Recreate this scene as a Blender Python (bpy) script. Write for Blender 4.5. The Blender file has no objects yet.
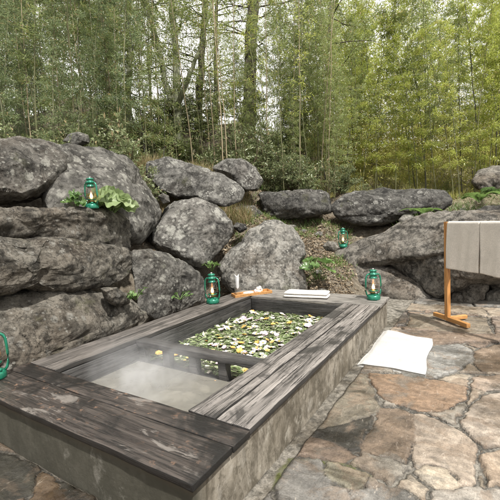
import bpy, bmesh, math, random
import numpy as np
from mathutils import Vector, Matrix
from mathutils.bvhtree import BVHTree
random.seed(7); RNG = np.random.default_rng(7)
sc = bpy.context.scene; COL = sc.collection

# ---------------------------------------------------------------- camera numbers (solved from the photograph)
FPX, YAW, PITCH, ROLL = 371.0, 0.564, 0.0822, -0.052
CAM = np.array([0.79, -0.83, 1.10])
Fv = np.array([-math.sin(YAW)*math.cos(PITCH), math.cos(YAW)*math.cos(PITCH), -math.sin(PITCH)])
Rv = np.array([math.cos(YAW), math.sin(YAW), 0.0]); Uv = np.cross(Rv, Fv)
def ray(u, v):
    a = np.asarray(u, float)-250; b = np.asarray(v, float)-250
    c, s = math.cos(ROLL), math.sin(ROLL)
    X = c*a+s*b; Y = -s*a+c*b
    return Fv + X[..., None]*Rv/FPX - Y[..., None]*Uv/FPX
def at_d(u, v, d): return CAM + ray(u, v)*np.asarray(d, float)[..., None]
def at_z(u, v, z=0.0):
    r = ray(u, v); t = (z-CAM[2])/r[..., 2]; return CAM + r*t[..., None]

# ---------------------------------------------------------------- noise
def _h(ix, iy, iz, s):
    n = (ix.astype(np.int64)*73856093) ^ (iy.astype(np.int64)*19349663) ^ (iz.astype(np.int64)*83492791) ^ (s*2654435)
    n = (n ^ (n >> 13))*1274126177 & 0x7fffffff
    n = (n ^ (n >> 11))*60493 & 0x7fffffff
    return ((n ^ (n >> 15)) & 0xffff)/32767.5-1.0
def vn(P, s=0):
    i = np.floor(P).astype(np.int64); f = P-i; u = f*f*f*(f*(f*6-15)+10); r = 0
    for dx in (0, 1):
        for dy in (0, 1):
            for dz in (0, 1):
                w = (u[:, 0] if dx else 1-u[:, 0])*(u[:, 1] if dy else 1-u[:, 1])*(u[:, 2] if dz else 1-u[:, 2])
                r = r + w*_h(i[:, 0]+dx, i[:, 1]+dy, i[:, 2]+dz, s)
    return r
def fbm(P, o=4, s=0, g=.5, l=2.03):
    r = 0; a = 1; t = 0
    for k in range(o): r = r+a*vn(P*(l**k)+k*17.3, s+k); t += a; a *= g
    return r/t
def ridge(P, o=3, s=0):
    r = 0; a = 1; t = 0
    for k in range(o): r = r+a*(1-np.abs(vn(P*(2.1**k)+k*9.1, s+k)))**2; t += a; a *= .5
    return r/t

# ---------------------------------------------------------------- mesh + object helpers
def mesh_np(name, V, Fa, smooth=True, col=None):
    """V (n,3); Fa list of arrays (m,k)."""
    me = bpy.data.meshes.new(name)
    if isinstance(Fa, np.ndarray): Fa = [Fa]
    V = np.asarray(V, np.float32)
    me.vertices.add(len(V)); me.vertices.foreach_set('co', V.ravel())
    nl = sum(f.size for f in Fa); nf = sum(len(f) for f in Fa)
    me.loops.add(nl); me.loops.foreach_set('vertex_index', np.concatenate([f.ravel() for f in Fa]).astype(np.int32))
    tot = np.concatenate([np.full(len(f), f.shape[1]) for f in Fa]); st = np.concatenate([[0], np.cumsum(tot)[:-1]])
    me.polygons.add(nf); me.polygons.foreach_set('loop_start', st.astype(np.int32))
    me.polygons.foreach_set('use_smooth', np.full(nf, smooth))
    me.update(calc_edges=True)
    if col is not None:
        a = me.color_attributes.new('col', 'FLOAT_COLOR', 'POINT')
        c = np.ones((len(V), 4), np.float32); c[:, :col.shape[1]] = col; a.data.foreach_set('color', c.ravel())
    return me
def link(name, me, mat=None, parent=None, loc=None):
    o = bpy.data.objects.new(name, me); COL.objects.link(o)
    if mat and me is not None and not me.materials: me.materials.append(mat)
    if parent: o.parent = parent
    if loc is not None: o.location = loc
    return o
def tag(o, label, cat, group=None, kind=None):
    o['label'] = label; o['category'] = cat
    if group: o['group'] = group
    if kind: o['kind'] = kind
    return o
def empty(name, loc=(0, 0, 0), rz=0):
    o = bpy.data.objects.new(name, None); COL.objects.link(o); o.location = loc; o.rotation_euler = (0, 0, rz); o.empty_display_size = .1
    return o
def copy_tree(o, parent=None):
    c = o.copy(); COL.objects.link(c)
    if parent: c.parent = parent
    for ch in list(CH.get(o.name, [])): copy_tree(ch, c)
    return c
CH = {}
def reg(root):
    """remember the children of a prototype (obj.children is slow)"""
    def w(o):
        k = [x for x in bpy.data.objects if x.parent == o]
        CH[o.name] = k
        for x in k: w(x)
    w(root)
def from_bm(name, bm, smooth=True):
    me = bpy.data.meshes.new(name); bmesh.ops.recalc_face_normals(bm, faces=bm.faces[:]); bm.to_mesh(me); bm.free()
    me.polygons.foreach_set('use_smooth', [smooth]*len(me.polygons)); return me
def add_lathe(bm, prof, n=24, cx=0, cy=0):
    rings = []
    for r, z in prof:
        if r < 1e-5: rings.append([bm.verts.new((cx, cy, z))])
        else: rings.append([bm.verts.new((cx+r*math.cos(2*math.pi*k/n), cy+r*math.sin(2*math.pi*k/n), z)) for k in range(n)])
    for a, b in zip(rings, rings[1:]):
        for k in range(n):
            q = [a[k % len(a)], a[(k+1) % len(a)], b[(k+1) % len(b)], b[k % len(b)]]
            q = list(dict.fromkeys(q))
            if len(q) > 2:
                try: bm.faces.new(q)
                except ValueError: pass
def tube_arrays(pts, rad, n=6):
    pts = np.asarray(pts, float); rad = np.broadcast_to(rad, len(pts)); m = len(pts)
    T = np.gradient(pts, axis=0); T /= np.linalg.norm(T, axis=1)[:, None]+1e-9
    up = np.array([0, 0, 1.]) if abs(T[0, 2]) < .9 else np.array([1., 0, 0])
    A = np.cross(T, up); A /= np.linalg.norm(A, axis=1)[:, None]+1e-9; B = np.cross(T, A)
    th = np.arange(n)*2*math.pi/n
    V = pts[:, None]+rad[:, None, None]*(np.cos(th)[None, :, None]*A[:, None]+np.sin(th)[None, :, None]*B[:, None])
    V = V.reshape(-1, 3); i, j = np.meshgrid(np.arange(m-1), np.arange(n), indexing='ij')
    Q = np.stack([i*n+j, i*n+(j+1) % n, (i+1)*n+(j+1) % n, (i+1)*n+j], -1).reshape(-1, 4)
    c0, c1 = len(V), len(V)+1
    V = np.vstack([V, pts[:1], pts[-1:]]); k = np.arange(n)
    Tt = np.vstack([np.stack([np.full(n, c0), (k+1) % n, k], -1), np.stack([np.full(n, c1), (m-1)*n+k, (m-1)*n+(k+1) % n], -1)])
    return V, Q, Tt
class Acc:
    def __init__(s): s.V = []; s.Q = []; s.T = []; s.C = []; s.n = 0
    def add(s, V, Q=None, T=None, C=None):
        if Q is not None and len(Q): s.Q.append(np.asarray(Q)+s.n)
        if T is not None and len(T): s.T.append(np.asarray(T)+s.n)
        s.V.append(V); s.n += len(V)
        if C is not None: s.C.append(C)
    def tube(s, pts, rad, n=6, C=None):
        V, Q, T = tube_arrays(pts, rad, n); s.add(V, Q, T, None if C is None else np.tile(C, (len(V), 1)))
    def mesh(s, name, smooth=True):
        f = []
        if s.Q: f.append(np.vstack(s.Q))
        if s.T: f.append(np.vstack(s.T))
        return mesh_np(name, np.vstack(s.V), f, smooth, np.vstack(s.C) if s.C else None)
def leaves(P, D, L, W, rng, up=None, jit=.5):
    """diamond leaves: base P, direction D, length L, width W -> V,Q,C ; C.r random tone"""
    n = len(P); D = D/(np.linalg.norm(D, axis=1)[:, None]+1e-9)
    R = rng.normal(size=(n, 3)) if up is None else up+rng.normal(size=(n, 3))*jit
    S = np.cross(D, R); S /= np.linalg.norm(S, axis=1)[:, None]+1e-9; N = np.cross(S, D)
    L = np.broadcast_to(L, n)[:, None]; W = np.broadcast_to(W, n)[:, None]
    m = P+D*L*.42+N*L*.05
    V = np.stack([P, m+S*W/2, P+D*L-N*L*.10, m-S*W/2], 1).reshape(-1, 3)
    Q = np.arange(4*n).reshape(-1, 4); c = np.repeat(rng.random(n), 4)
    C = np.stack([c, np.repeat(rng.random(n), 4), c*0], 1)
    return V, Q, C
def box_bm(bm, x0, x1, y0, y1, z0, z1):
    v = [bm.verts.new((x, y, z)) for x in (x0, x1) for y in (y0, y1) for z in (z0, z1)]
    for f in ((0, 1, 3, 2), (4, 6, 7, 5), (0, 4, 5, 1), (2, 3, 7, 6), (0, 2, 6, 4), (1, 5, 7, 3)): bm.faces.new([v[i] for i in f])
def board(name, x0, x1, y0, y1, z0, z1, mat, parent=None, bev=.004, step=.06, amp=.0015, seed=0, rot=None):
    bm = bmesh.new(); box_bm(bm, x0, x1, y0, y1, z0, z1)
    bmesh.ops.bevel(bm, geom=bm.edges[:], offset=bev, segments=2, affect='EDGES', profile=.6)
    for ax, a, b in ((0, x0, x1), (1, y0, y1), (2, z0, z1)):
        k = int((b-a)/step)
        for i in range(1, k):
            co = [0, 0, 0]; no = [0, 0, 0]; co[ax] = a+(b-a)*i/k; no[ax] = 1
            bmesh.ops.bisect_plane(bm, geom=bm.verts[:]+bm.edges[:]+bm.faces[:], plane_co=co, plane_no=no)
    bm.verts.ensure_lookup_table()
    P = np.array([v.co[:] for v in bm.verts]); D = np.stack([fbm(P*6+seed*3.1+k*31, 3, s=seed+k) for k in range(3)], 1)*amp*2
    D += np.stack([vn(P*40+seed+k*7, s=k) for k in range(3)], 1)*amp*.4
    for v, d in zip(bm.verts, D): v.co += Vector(d)
    if rot is not None: bmesh.ops.transform(bm, matrix=rot, verts=bm.verts[:])
    return link(name, from_bm(name, bm), mat, parent)

# ---------------------------------------------------------------- materials
class NT:
    def __init__(s, name):
        s.m = bpy.data.materials.new(name); s.m.use_nodes = True; s.t = s.m.node_tree; s.t.nodes.clear()
        s.out = s.n('ShaderNodeOutputMaterial'); s.b = s.n('ShaderNodeBsdfPrincipled'); s.l(s.b, 0, s.out, 0)
    def n(s, k, **p):
        x = s.t.nodes.new(k)
        for a, b in p.items(): setattr(x, a, b)
        return x
    def l(s, a, i, b, j): s.t.links.new(a.outputs[i], b.inputs[j])
    def coord(s, kind='Object', scale=(1, 1, 1), rnd=False):
        c = s.n('ShaderNodeTexCoord'); m = s.n('ShaderNodeMapping'); s.l(c, kind, m, 0); m.inputs['Scale'].default_value = scale
        if rnd:
            o = s.n('ShaderNodeObjectInfo'); v = s.n('ShaderNodeVectorMath', operation='SCALE'); v.inputs[0].default_value = (37, 53, 71)
            s.l(o, 'Random', v, 'Scale'); s.l(v, 0, m, 'Location')
        return m
    def noise(s, vec, scale, detail=6, rough=.6, dist=0):
        x = s.n('ShaderNodeTexNoise'); x.inputs['Scale'].default_value = scale; x.inputs['Detail'].default_value = detail
        x.inputs['Roughness'].default_value = rough; x.inputs['Distortion'].default_value = dist; s.l(vec, 0, x, 'Vector'); return x
    def voro(s, vec, scale, feat='F1'):
        x = s.n('ShaderNodeTexVoronoi', feature=feat); x.inputs['Scale'].default_value = scale; s.l(vec, 0, x, 'Vector'); return x
    def ramp(s, src, i, stops):
        r = s.n('ShaderNodeValToRGB'); e = r.color_ramp.elements
        while len(e) < len(stops): e.new(.5)
        for k, (p, c) in enumerate(stops):
            e[k].position = p; e[k].color = (c, c, c, 1) if not isinstance(c, tuple) else c+(1,)
        s.l(src, i, r, 0); return r
    def mix(s, fac, a, b, mode='MIX'):
        x = s.n('ShaderNodeMix', data_type='RGBA', blend_type=mode)
        for k, v in ((0, fac), (6, a), (7, b)):
            if isinstance(v, (int, float)): x.inputs[k].default_value = v
            elif isinstance(v, tuple) and not isinstance(v[0], bpy.types.Node): x.inputs[k].default_value = v+(1,)
            else: s.l(v[0], v[1], x, k)
        return x
    def math(s, op, a, b=None, c=None):
        x = s.n('ShaderNodeMath', operation=op)
        for k, v in enumerate((a, b, c)):
            if v is None: continue
            if isinstance(v, (int, float)): x.inputs[k].default_value = v
            else: s.l(v[0], v[1], x, k)
        return x
    def bump(s, src, i, strength, dist, prev=None):
        x = s.n('ShaderNodeBump'); x.inputs['Strength'].default_value = strength; x.inputs['Distance'].default_value = dist
        s.l(src, i, x, 'Height')
        if prev: s.l(prev, 0, x, 'Normal')
        return x
def simple(name, col, rough=.6, metal=0, **kw):
    t = NT(name); t.b.inputs['Base Color'].default_value = col+(1,); t.b.inputs['Roughness'].default_value = rough; t.b.inputs['Metallic'].default_value = metal
    for k, v in kw.items(): t.b.inputs[k.replace('_', ' ')].default_value = v
    return t.m

def rock_mat(name, dark=(.035, .034, .034), mid=(.15, .14, .125), lich=(.42, .42, .37), lo=.54, brown=.35):
    t = NT(name); v0 = t.coord('Object', rnd=True); oi = t.n('ShaderNodeObjectInfo'); v = t.n('ShaderNodeVectorMath', operation='SCALE'); t.l(v0, 0, v, 0); t.l(t.math('MULTIPLY_ADD', (oi, 'Random'), .75, .65), 0, v, 'Scale')
    n1 = t.noise(v, 1.9, 9, .68, .8); n2 = t.noise(v, 8, 12, .76, .3); n3 = t.noise(v, 34, 10, .75); n4 = t.noise(v, 4.2, 10, .72, 1.2)
    base = t.mix((t.ramp(n1, 0, [(.38, 0.), (.58, 1.)]), 0), dark, mid)
    base = t.mix((t.ramp(n2, 0, [(.44, 0.), (.58, .85)]), 0), (base, 2), tuple(min(1, c*1.9) for c in mid))
    nb = t.noise(v, 1.2, 5, .6); fb = t.ramp(nb, 0, [(.48, 0.), (.66, brown)])
    base = t.mix((fb, 0), (base, 2), (.20, .135, .08))
    # black weathering crust, ragged
    base = t.mix((t.ramp(n4, 0, [(.51, 0.), (.60, .75)]), 0), (base, 2), tuple(c*.7 for c in dark))
    # lichen: blotches with ragged rims, denser where the rock looks upward
    vv = t.voro(v, 7.5); w = t.math('ADD', (vv, 0), (t.math('MULTIPLY', (n2, 0), .9), 0)); lo2 = lo+.20
    r1 = t.ramp(w, 0, [(lo2-.05, 1.), (lo2, 0.)])
    vs = t.voro(v, 24); ws = t.math('ADD', (vs, 0), (t.math('MULTIPLY', (n3, 0), .9), 0)); r2 = t.ramp(ws, 0, [(lo2-.05, 1.), (lo2, 0.)])
    n5 = t.noise(v, 70, 6, .7); r3 = t.ramp(n5, 0, [(.65, 0.), (.69, .35)])
    nm = t.noise(v, 2.6, 6, .65); keep = t.ramp(nm, 0, [(.44, 0.), (.54, 1.)])
    lm = t.math('MAXIMUM', (r1, 0), (r2, 0)); lm = t.math('MULTIPLY', (lm, 0), (keep, 0)); lm = t.math('MAXIMUM', (lm, 0), (r3, 0))
    g = t.n('ShaderNodeNewGeometry'); sx = t.n('ShaderNodeSeparateXYZ'); t.l(g, 'Normal', sx, 0)
    upm = t.n('ShaderNodeMapRange'); t.l(sx, 'Z', upm, 0); upm.inputs[1].default_value = -.5; upm.inputs[2].default_value = .3; upm.inputs[3].default_value = .2
    lm = t.math('MULTIPLY', (lm, 0), (upm, 0)); lm = t.math('MULTIPLY', (lm, 0), .68)
    lc = t.mix((n3, 0), tuple(c*.6 for c in lich), tuple(min(.8, c*1.35) for c in lich))
    base = t.mix((lm, 0), (base, 2), (lc, 2))
    # moss tint
    ng = t.noise(v, 3.4, 6, .7); base = t.mix((t.ramp(ng, 0, [(.60, 0.), (.70, .45)]), 0), (base, 2), (.10, .105, .04))
    cr = t.voro(v, 2.4, 'DISTANCE_TO_EDGE'); cw = t.noise(v, 3.5, 6, .7)
    vm = t.n('ShaderNodeVectorMath', operation='MULTIPLY_ADD'); t.l(cw, 1, vm, 0); vm.inputs[1].default_value = (.9, .9, .9); t.l(v, 0, vm, 2); t.l(vm, 0, cr, 'Vector')
    crk = t.ramp(cr, 0, [(0., 0.), (.03, 1.)])
    kcr = t.mix((t.ramp(nb, 0, [(.45, 0.), (.6, 1.)]), 0), (1., 1., 1.), (crk, 0))
    base = t.mix(.65, (base, 2), (kcr, 2), 'MULTIPLY')
    pit = t.ramp(n3, 0, [(.36, .12), (.48, 1.)]); base = t.mix(.75, (base, 2), (pit, 0), 'MULTIPLY')
    t.l(base, 2, t.b, 'Base Color'); t.b.inputs['Roughness'].default_value = .88; t.b.inputs['Specular IOR Level'].default_value = .3
    b = t.bump(n4, 0, .7, .09); b = t.bump(n2, 0, .9, .07, b); b = t.bump(n3, 0, .8, .022, b); b = t.bump(kcr, 2, .6, .03, b)
    t.l(b, 0, t.b, 'Normal'); return t.m
M = {}
M['rock_left'] = rock_mat('rock_left', (.046, .043, .037), (.175, .162, .137), (.40, .39, .35), .50, .28)
M['rock_top'] = rock_mat('rock_top', (.044, .042, .038), (.142, .137, .124), (.45, .445, .395), .56, .18)
M['rock_lichen'] = rock_mat('rock_lichen', (.052, .050, .046), (.158, .154, .142), (.53, .525, .475), .64, .08)
M['rock_pale'] = rock_mat('rock_pale', (.085, .083, .076), (.25, .24, .215), (.50, .49, .45), .60, .25)
M['rock_right'] = rock_mat('rock_right', (.060, .056, .050), (.21, .195, .17), (.40, .38, .34), .50, .35)
M['rock_dark'] = rock_mat('rock_dark', (.032, .031, .029), (.098, .095, .087), (.41, .405, .37), .54, .08)

def wood_mat(name, axis, dark, mid, pale, blot=.5, pale_patch=.0, rust=0., rough=.7, edge=.0):
    t = NT(name); sc_ = [24, 24, 24]; sc_[axis] = 1.1
    v = t.coord('Object', tuple(sc_), rnd=True); o = t.coord('Object', rnd=True)
    n1 = t.noise(v, 1.1, 10, .74, .3); n2 = t.noise(v, 3.4, 11, .78, .15); oi = t.n('ShaderNodeObjectInfo')
    base = t.mix((t.ramp(n1, 0, [(.38, 0.), (.60, 1.)]), 0), mid, pale)
    tone = t.math('MULTIPLY_ADD', (oi, 'Random'), .55, .68); base = t.mix(1., (base, 2), (tone, 0), 'MULTIPLY')
    base = t.mix((t.ramp(n2, 0, [(.42, 1.), (.50, 0.)]), 0), (base, 2), dark)
    if rust:
        nr = t.noise(o, 26, 6, .7); nk = t.noise(o, 2.3, 3, .5)
        fr = t.math('MULTIPLY', (t.ramp(nr, 0, [(.58, 0.), (.64, rust)]), 0), (t.ramp(nk, 0, [(.42, 0.), (.56, 1.)]), 0))
        base = t.mix((fr, 0), (base, 2), (.20, .125, .085))
    if pale_patch:
        v2 = [5, 5, 5]; v2[axis] = 1.6; vp = t.coord('Object', tuple(v2), rnd=True)
        np_ = t.noise(vp, 1.9, 9, .72, .5); fp = t.ramp(np_, 0, [(.575, 0.), (.62, pale_patch)])
        base = t.mix((fp, 0), (base, 2), (.22, .20, .18))
    nb = t.noise(o, 3.2, 6, .65, .6); fb = t.ramp(nb, 0, [(.40, blot), (.50, 0.)])
    base = t.mix((fb, 0), (base, 2), dark)
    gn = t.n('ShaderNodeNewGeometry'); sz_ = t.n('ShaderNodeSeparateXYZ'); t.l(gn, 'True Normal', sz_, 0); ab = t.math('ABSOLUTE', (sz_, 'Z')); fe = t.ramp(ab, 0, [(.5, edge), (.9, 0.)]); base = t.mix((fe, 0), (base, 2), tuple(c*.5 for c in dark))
    # knots
    kv = [6, 6, 6]; kv[axis] = 2.6; kc = t.coord('Object', tuple(kv), rnd=True); vk = t.voro(kc, 1.0); fk = t.ramp(vk, 0, [(.10, .85), (.2, 0.)])
    base = t.mix((fk, 0), (base, 2), dark)
    t.l(base, 2, t.b, 'Base Color')
    rr = t.ramp(n1, 0, [(.3, rough-.25), (.7, rough)]); t.l(rr, 0, t.b, 'Roughness')
    b = t.bump(n2, 0, .8, .008); b = t.bump(n1, 0, .5, .008, b); t.l(b, 0, t.b, 'Normal'); return t.m
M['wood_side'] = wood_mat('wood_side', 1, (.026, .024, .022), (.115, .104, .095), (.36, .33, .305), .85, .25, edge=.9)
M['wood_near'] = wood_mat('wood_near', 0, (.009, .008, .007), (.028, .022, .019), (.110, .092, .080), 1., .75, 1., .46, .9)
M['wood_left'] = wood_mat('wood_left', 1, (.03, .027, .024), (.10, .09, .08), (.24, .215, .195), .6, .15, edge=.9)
M['wood_far'] = wood_mat('wood_far', 0, (.05, .047, .043), (.19, .175, .16), (.36, .34, .31), .4, .2)
M['wood_wet'] = wood_mat('wood_wet', 0, (.010, .010, .010), (.022, .021, .021), (.055, .053, .052), .5, .12, 0, .45)
M['wood_div'] = wood_mat('wood_div', 0, (.022, .021, .021), (.05, .047, .045), (.11, .105, .10), .4, .1, 0, .5)
M['oak'] = wood_mat('oak', 2, (.30, .13, .035), (.50, .235, .075), (.60, .31, .11), .2, 0, 0, .5)
M['oak_x'] = wood_mat('oak_x', 1, (.33, .15, .04), (.52, .26, .085), (.62, .34, .13), .2, 0, 0, .5)

M['oak_h'] = wood_mat('oak_h', 0, (.33, .15, .04), (.52, .26, .085), (.62, .34, .13), .2, 0, 0, .5)
def concrete():
    t = NT('stained_concrete'); o = t.coord('Object'); st = t.coord('Object', (6, 6, 2.2)); big = t.coord('Object', (1, 1, .6))
    n1 = t.noise(big, 3.5, 8, .65, .4); n2 = t.noise(st, 1.2, 11, .76, 1.6); n3 = t.noise(o, 45, 8, .7)
    base = t.mix((t.ramp(n1, 0, [(.34, 0.), (.64, 1.)]), 0), (.095, .08, .055), (.29, .262, .215))
    base = t.mix((t.ramp(n2, 0, [(.40, .9), (.54, 0.)]), 0), (base, 2), (.06, .05, .034))
    nq = t.noise(o, 14, 10, .76); base = t.mix((t.ramp(nq, 0, [(.40, .8), (.50, 0.)]), 0), (base, 2), (.07, .06, .042)); base = t.mix((t.ramp(nq, 0, [(.56, 0.), (.64, .5)]), 0), (base, 2), (.36, .34, .29))
    g = t.n('ShaderNodeSeparateXYZ'); t.l(o, 0, g, 0)
    # near face of the tub blended towards a darker olive brown
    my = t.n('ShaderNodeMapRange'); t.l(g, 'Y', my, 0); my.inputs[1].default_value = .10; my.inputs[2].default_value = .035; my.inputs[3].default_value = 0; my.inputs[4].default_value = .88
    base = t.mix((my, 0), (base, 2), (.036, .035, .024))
    tp = t.n('ShaderNodeMapRange'); t.l(g, 'Z', tp, 0); tp.inputs[1].default_value = .19; tp.inputs[2].default_value = .235
    tf = t.math('MULTIPLY', (tp, 0), (t.ramp(n2, 0, [(.35, 1.), (.6, .25)]), 0))
    base = t.mix((tf, 0), (base, 2), (.10, .075, .05))
    nw = t.noise(o, 5, 6, .7); base = t.mix((t.ramp(nw, 0, [(.60, 0.), (.72, .35)]), 0), (base, 2), (.40, .38, .34))
    t.l(base, 2, t.b, 'Base Color'); t.b.inputs['Roughness'].default_value = .85
    b = t.bump(n3, 0, .4, .006); b = t.bump(n1, 0, .3, .02, b); t.l(b, 0, t.b, 'Normal'); return t.m
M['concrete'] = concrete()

def paving():
    t = NT('flagstone_paving'); o = t.coord('Object'); at = t.n('ShaderNodeVertexColor', layer_name='col'); sg = t.n('ShaderNodeVertexColor', layer_name='sdf'); q = t.n('ShaderNodeSeparateColor'); t.l(sg, 0, q, 0)
    an = t.coord('Object', (1, 2.0, 2)); n1 = t.noise(an, 3.2, 9, .66, 1.0); n2 = t.noise(o, 24, 10, .74); n3 = t.noise(o, 150, 5, .7); ne = t.noise(o, 38, 6, .7)
    S = t.math('MULTIPLY_ADD', (q, 0), .1, -.05); S = t.math('ADD', (S, 0), (t.math('MULTIPLY_ADD', (ne, 0), .016, -.008), 0))     # ragged signed distance to the stone's edge, metres
    st = t.n('ShaderNodeMapRange', interpolation_type='SMOOTHSTEP'); t.l(S, 0, st, 0); st.inputs[1].default_value = -.001; st.inputs[2].default_value = .003
    lip = t.n('ShaderNodeMapRange', interpolation_type='SMOOTHSTEP'); t.l(S, 0, lip, 0); lip.inputs[1].default_value = -.004; lip.inputs[2].default_value = .010
    ab = t.math('ABSOLUTE', (t.math('ADD', (S, 0), .0005), 0)); ln = t.n('ShaderNodeMapRange', interpolation_type='SMOOTHSTEP'); t.l(ab, 0, ln, 0); ln.inputs[1].default_value = 0; ln.inputs[2].default_value = .0055; ln.inputs[3].default_value = .30
    nl_ = t.noise(o, 2.6, 4, .6); lk = t.mix((t.ramp(nl_, 0, [(.40, .25), (.58, 1.)]), 0), (1., 1., 1.), (ln, 0))
    # stone: bedding colours, rusty films, fine grain
    f = t.ramp(n1, 0, [(.32, .55), (.5, .95), (.68, 1.45)]); stone = t.mix(1., (at, 0), (f, 0), 'MULTIPLY')
    nh = t.noise(o, 4.5, 7, .68, .8); stone = t.mix((t.ramp(nh, 0, [(.50, 0.), (.58, .55)]), 0), (stone, 2), (.195, .142, .098))
    stone = t.mix((t.ramp(nh, 0, [(.36, .55), (.44, 0.)]), 0), (stone, 2), (.15, .145, .13))
    sa = t.coord('Object', (8, 2.0, 4)); ns = t.noise(sa, 2.6, 10, .76, 1.8)
    stone = t.mix((t.ramp(ns, 0, [(.60, 0.), (.64, .55)]), 0), (stone, 2), (.48, .42, .35))
    stone = t.mix((t.ramp(ns, 0, [(.33, .75), (.385, 0.)]), 0), (stone, 2), (.055, .046, .034))
    mort = t.mix((t.ramp(n2, 0, [(.38, 0.), (.6, 1.)]), 0), (.10, .093, .078), (.24, .222, .19))
    base = t.mix((st, 0), (mort, 2), (stone, 2))
    g = t.ramp(n2, 0, [(.36, .62), (.50, 1.0), (.64, 1.35)]); base = t.mix(.75, (base, 2), (g, 0), 'MULTIPLY')
    g3 = t.ramp(n3, 0, [(.36, .7), (.5, 1.), (.66, 1.25)]); base = t.mix(.7, (base, 2), (g3, 0), 'MULTIPLY')
    base = t.mix(1., (base, 2), (lk, 2), 'MULTIPLY'); dk = t.mix((q, 2), (.26, .25, .22), (1., 1., 1.)); base = t.mix(1., (base, 2), (dk, 2), 'MULTIPLY')
    mm = t.math('MULTIPLY', (q, 1), (t.math('MULTIPLY_ADD', (st, 0), -.8, 1.), 0)); mm = t.math('MULTIPLY', (mm, 0), (t.ramp(n2, 0, [(.42, .15), (.56, 1.)]), 0)); base = t.mix((mm, 0), (base, 2), (.075, .085, .02))
    nd = t.noise(o, 1.5, 8, .7, .7); dmp = t.ramp(nd, 0, [(.50, 0.), (.56, 1.)]); base = t.mix((t.math('MULTIPLY', (dmp, 0), .75), 0), (base, 2), (t.mix(1., (base, 2), (.45, .42, .38), 'MULTIPLY'), 2))
    t.l(base, 2, t.b, 'Base Color')
    rr = t.ramp(nh, 0, [(.38, .30), (.60, .72)]); r2_ = t.math('MULTIPLY_ADD', (dmp, 0), -.24, (rr, 0)); t.l(r2_, 0, t.b, 'Roughness'); t.b.inputs['Specular IOR Level'].default_value = .5
    b = t.bump(lip, 0, 1., .010); b = t.bump(n1, 0, .5, .02, b); b = t.bump(ns, 0, .7, .008, b); b = t.bump(n2, 0, .6, .010, b); b = t.bump(n3, 0, .4, .003, b); t.l(b, 0, t.b, 'Normal'); return t.m
M['paving'] = paving()

def soil():
    t = NT('bank_soil'); o = t.coord('Object'); n1 = t.noise(o, 1.2, 8, .65, .4); n2 = t.noise(o, 14, 10, .75); n3 = t.noise(o, 60, 6, .7)
    at = t.n('ShaderNodeVertexColor', layer_name='col')
    base = t.mix((t.ramp(n1, 0, [(.35, 0.), (.65, 1.)]), 0), (.085, .065, .045), (.17, .145, .105))
    base = t.mix((t.ramp(n2, 0, [(.46, 0.), (.60, .9)]), 0), (base, 2), (.27, .235, .18))
    base = t.mix((t.ramp(n3, 0, [(.30, .8), (.46, 0.)]), 0), (base, 2), (.03, .026, .018))
    s = t.n('ShaderNodeSeparateColor'); t.l(at, 0, s, 0); grass = t.mix((n2, 0), (.16, .19, .04), (.36, .35, .10))
    base = t.mix((s, 0), (base, 2), (grass, 2))
    t.l(base, 2, t.b, 'Base Color'); t.b.inputs['Roughness'].default_value = .95
    b = t.bump(n2, 0, .8, .05); b = t.bump(n3, 0, .6, .015, b); t.l(b, 0, t.b, 'Normal'); return t.m
M['soil'] = soil()

def leaf_mat(name, a, b, dead=(.30, .24, .12), deadf=.06, trans=.48, rough=.36):
    t = NT(name); at = t.n('ShaderNodeVertexColor', layer_name='col'); s = t.n('ShaderNodeSeparateColor'); t.l(at, 0, s, 0)
    oi = t.n('ShaderNodeObjectInfo'); f = t.math('MULTIPLY_ADD', (s, 0), .6, (t.math('MULTIPLY', (oi, 'Random'), .4), 0))
    c = t.mix((f, 0), a, b); d = t.math('LESS_THAN', (s, 1), deadf); c = t.mix((d, 0), (c, 2), dead)
    t.l(c, 2, t.b, 'Base Color'); t.b.inputs['Roughness'].default_value = rough; t.b.inputs['Specular IOR Level'].default_value = .6
    tr = t.n('ShaderNodeBsdfTranslucent'); tc = t.mix(.5, (c, 2), (c, 2), 'ADD'); t.l(tc, 2, tr, 0)
    mx = t.n('ShaderNodeMixShader'); mx.inputs[0].default_value = trans; t.l(t.b, 0, mx, 1); t.l(tr, 0, mx, 2); t.l(mx, 0, t.out, 0); return t.m
M['leaf_bright'] = leaf_mat('leaf_bamboo_bright', (.20, .245, .05), (.47, .50, .13), (.42, .36, .16), .07)
M['leaf_mid'] = leaf_mat('leaf_bamboo_mid', (.13, .165, .06), (.31, .36, .15), (.36, .30, .15), .08)
M['leaf_dark'] = leaf_mat('leaf_bamboo_dark', (.085, .12, .06), (.25, .30, .15), (.30, .25, .13), .08)
M['leaf_shrub'] = leaf_mat('leaf_shrub', (.10, .13, .055), (.29, .33, .17), (.30, .24, .13), .06, .3, .4)
M['leaf_tree'] = leaf_mat('leaf_tree', (.11, .15, .03), (.26, .29, .08), (.4, .32, .14), .05)
M['leaf_litter'] = leaf_mat('leaf_litter', (.12, .085, .05), (.34, .26, .17), (.45, .38, .28), .2, .1, .8)
M['grass_dry'] = leaf_mat('grass_dry', (.22, .17, .085), (.42, .34, .19), (.14, .17, .05), .25, .35, .7)
M['grass_green'] = leaf_mat('grass_green', (.22, .23, .05), (.48, .46, .13), (.45, .38, .18), .2, .35, .6)
M['leaf_lettuce'] = leaf_mat('leaf_pale_green', (.16, .24, .08), (.36, .42, .24), (.3, .3, .1), 0, .35, .5)
M['leaf_broad'] = leaf_mat('leaf_broad', (.06, .12, .035), (.16, .26, .08), (.3, .3, .1), 0, .3, .35)
M['leaf_fern'] = leaf_mat('leaf_fern', (.09, .16, .04), (.20, .29, .09), (.4, .4, .1), 0, .4, .45)
M['leaf_float'] = leaf_mat('leaf_float', (.07, .11, .035), (.25, .30, .14), (.42, .42, .33), .18, .1, .4)
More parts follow.
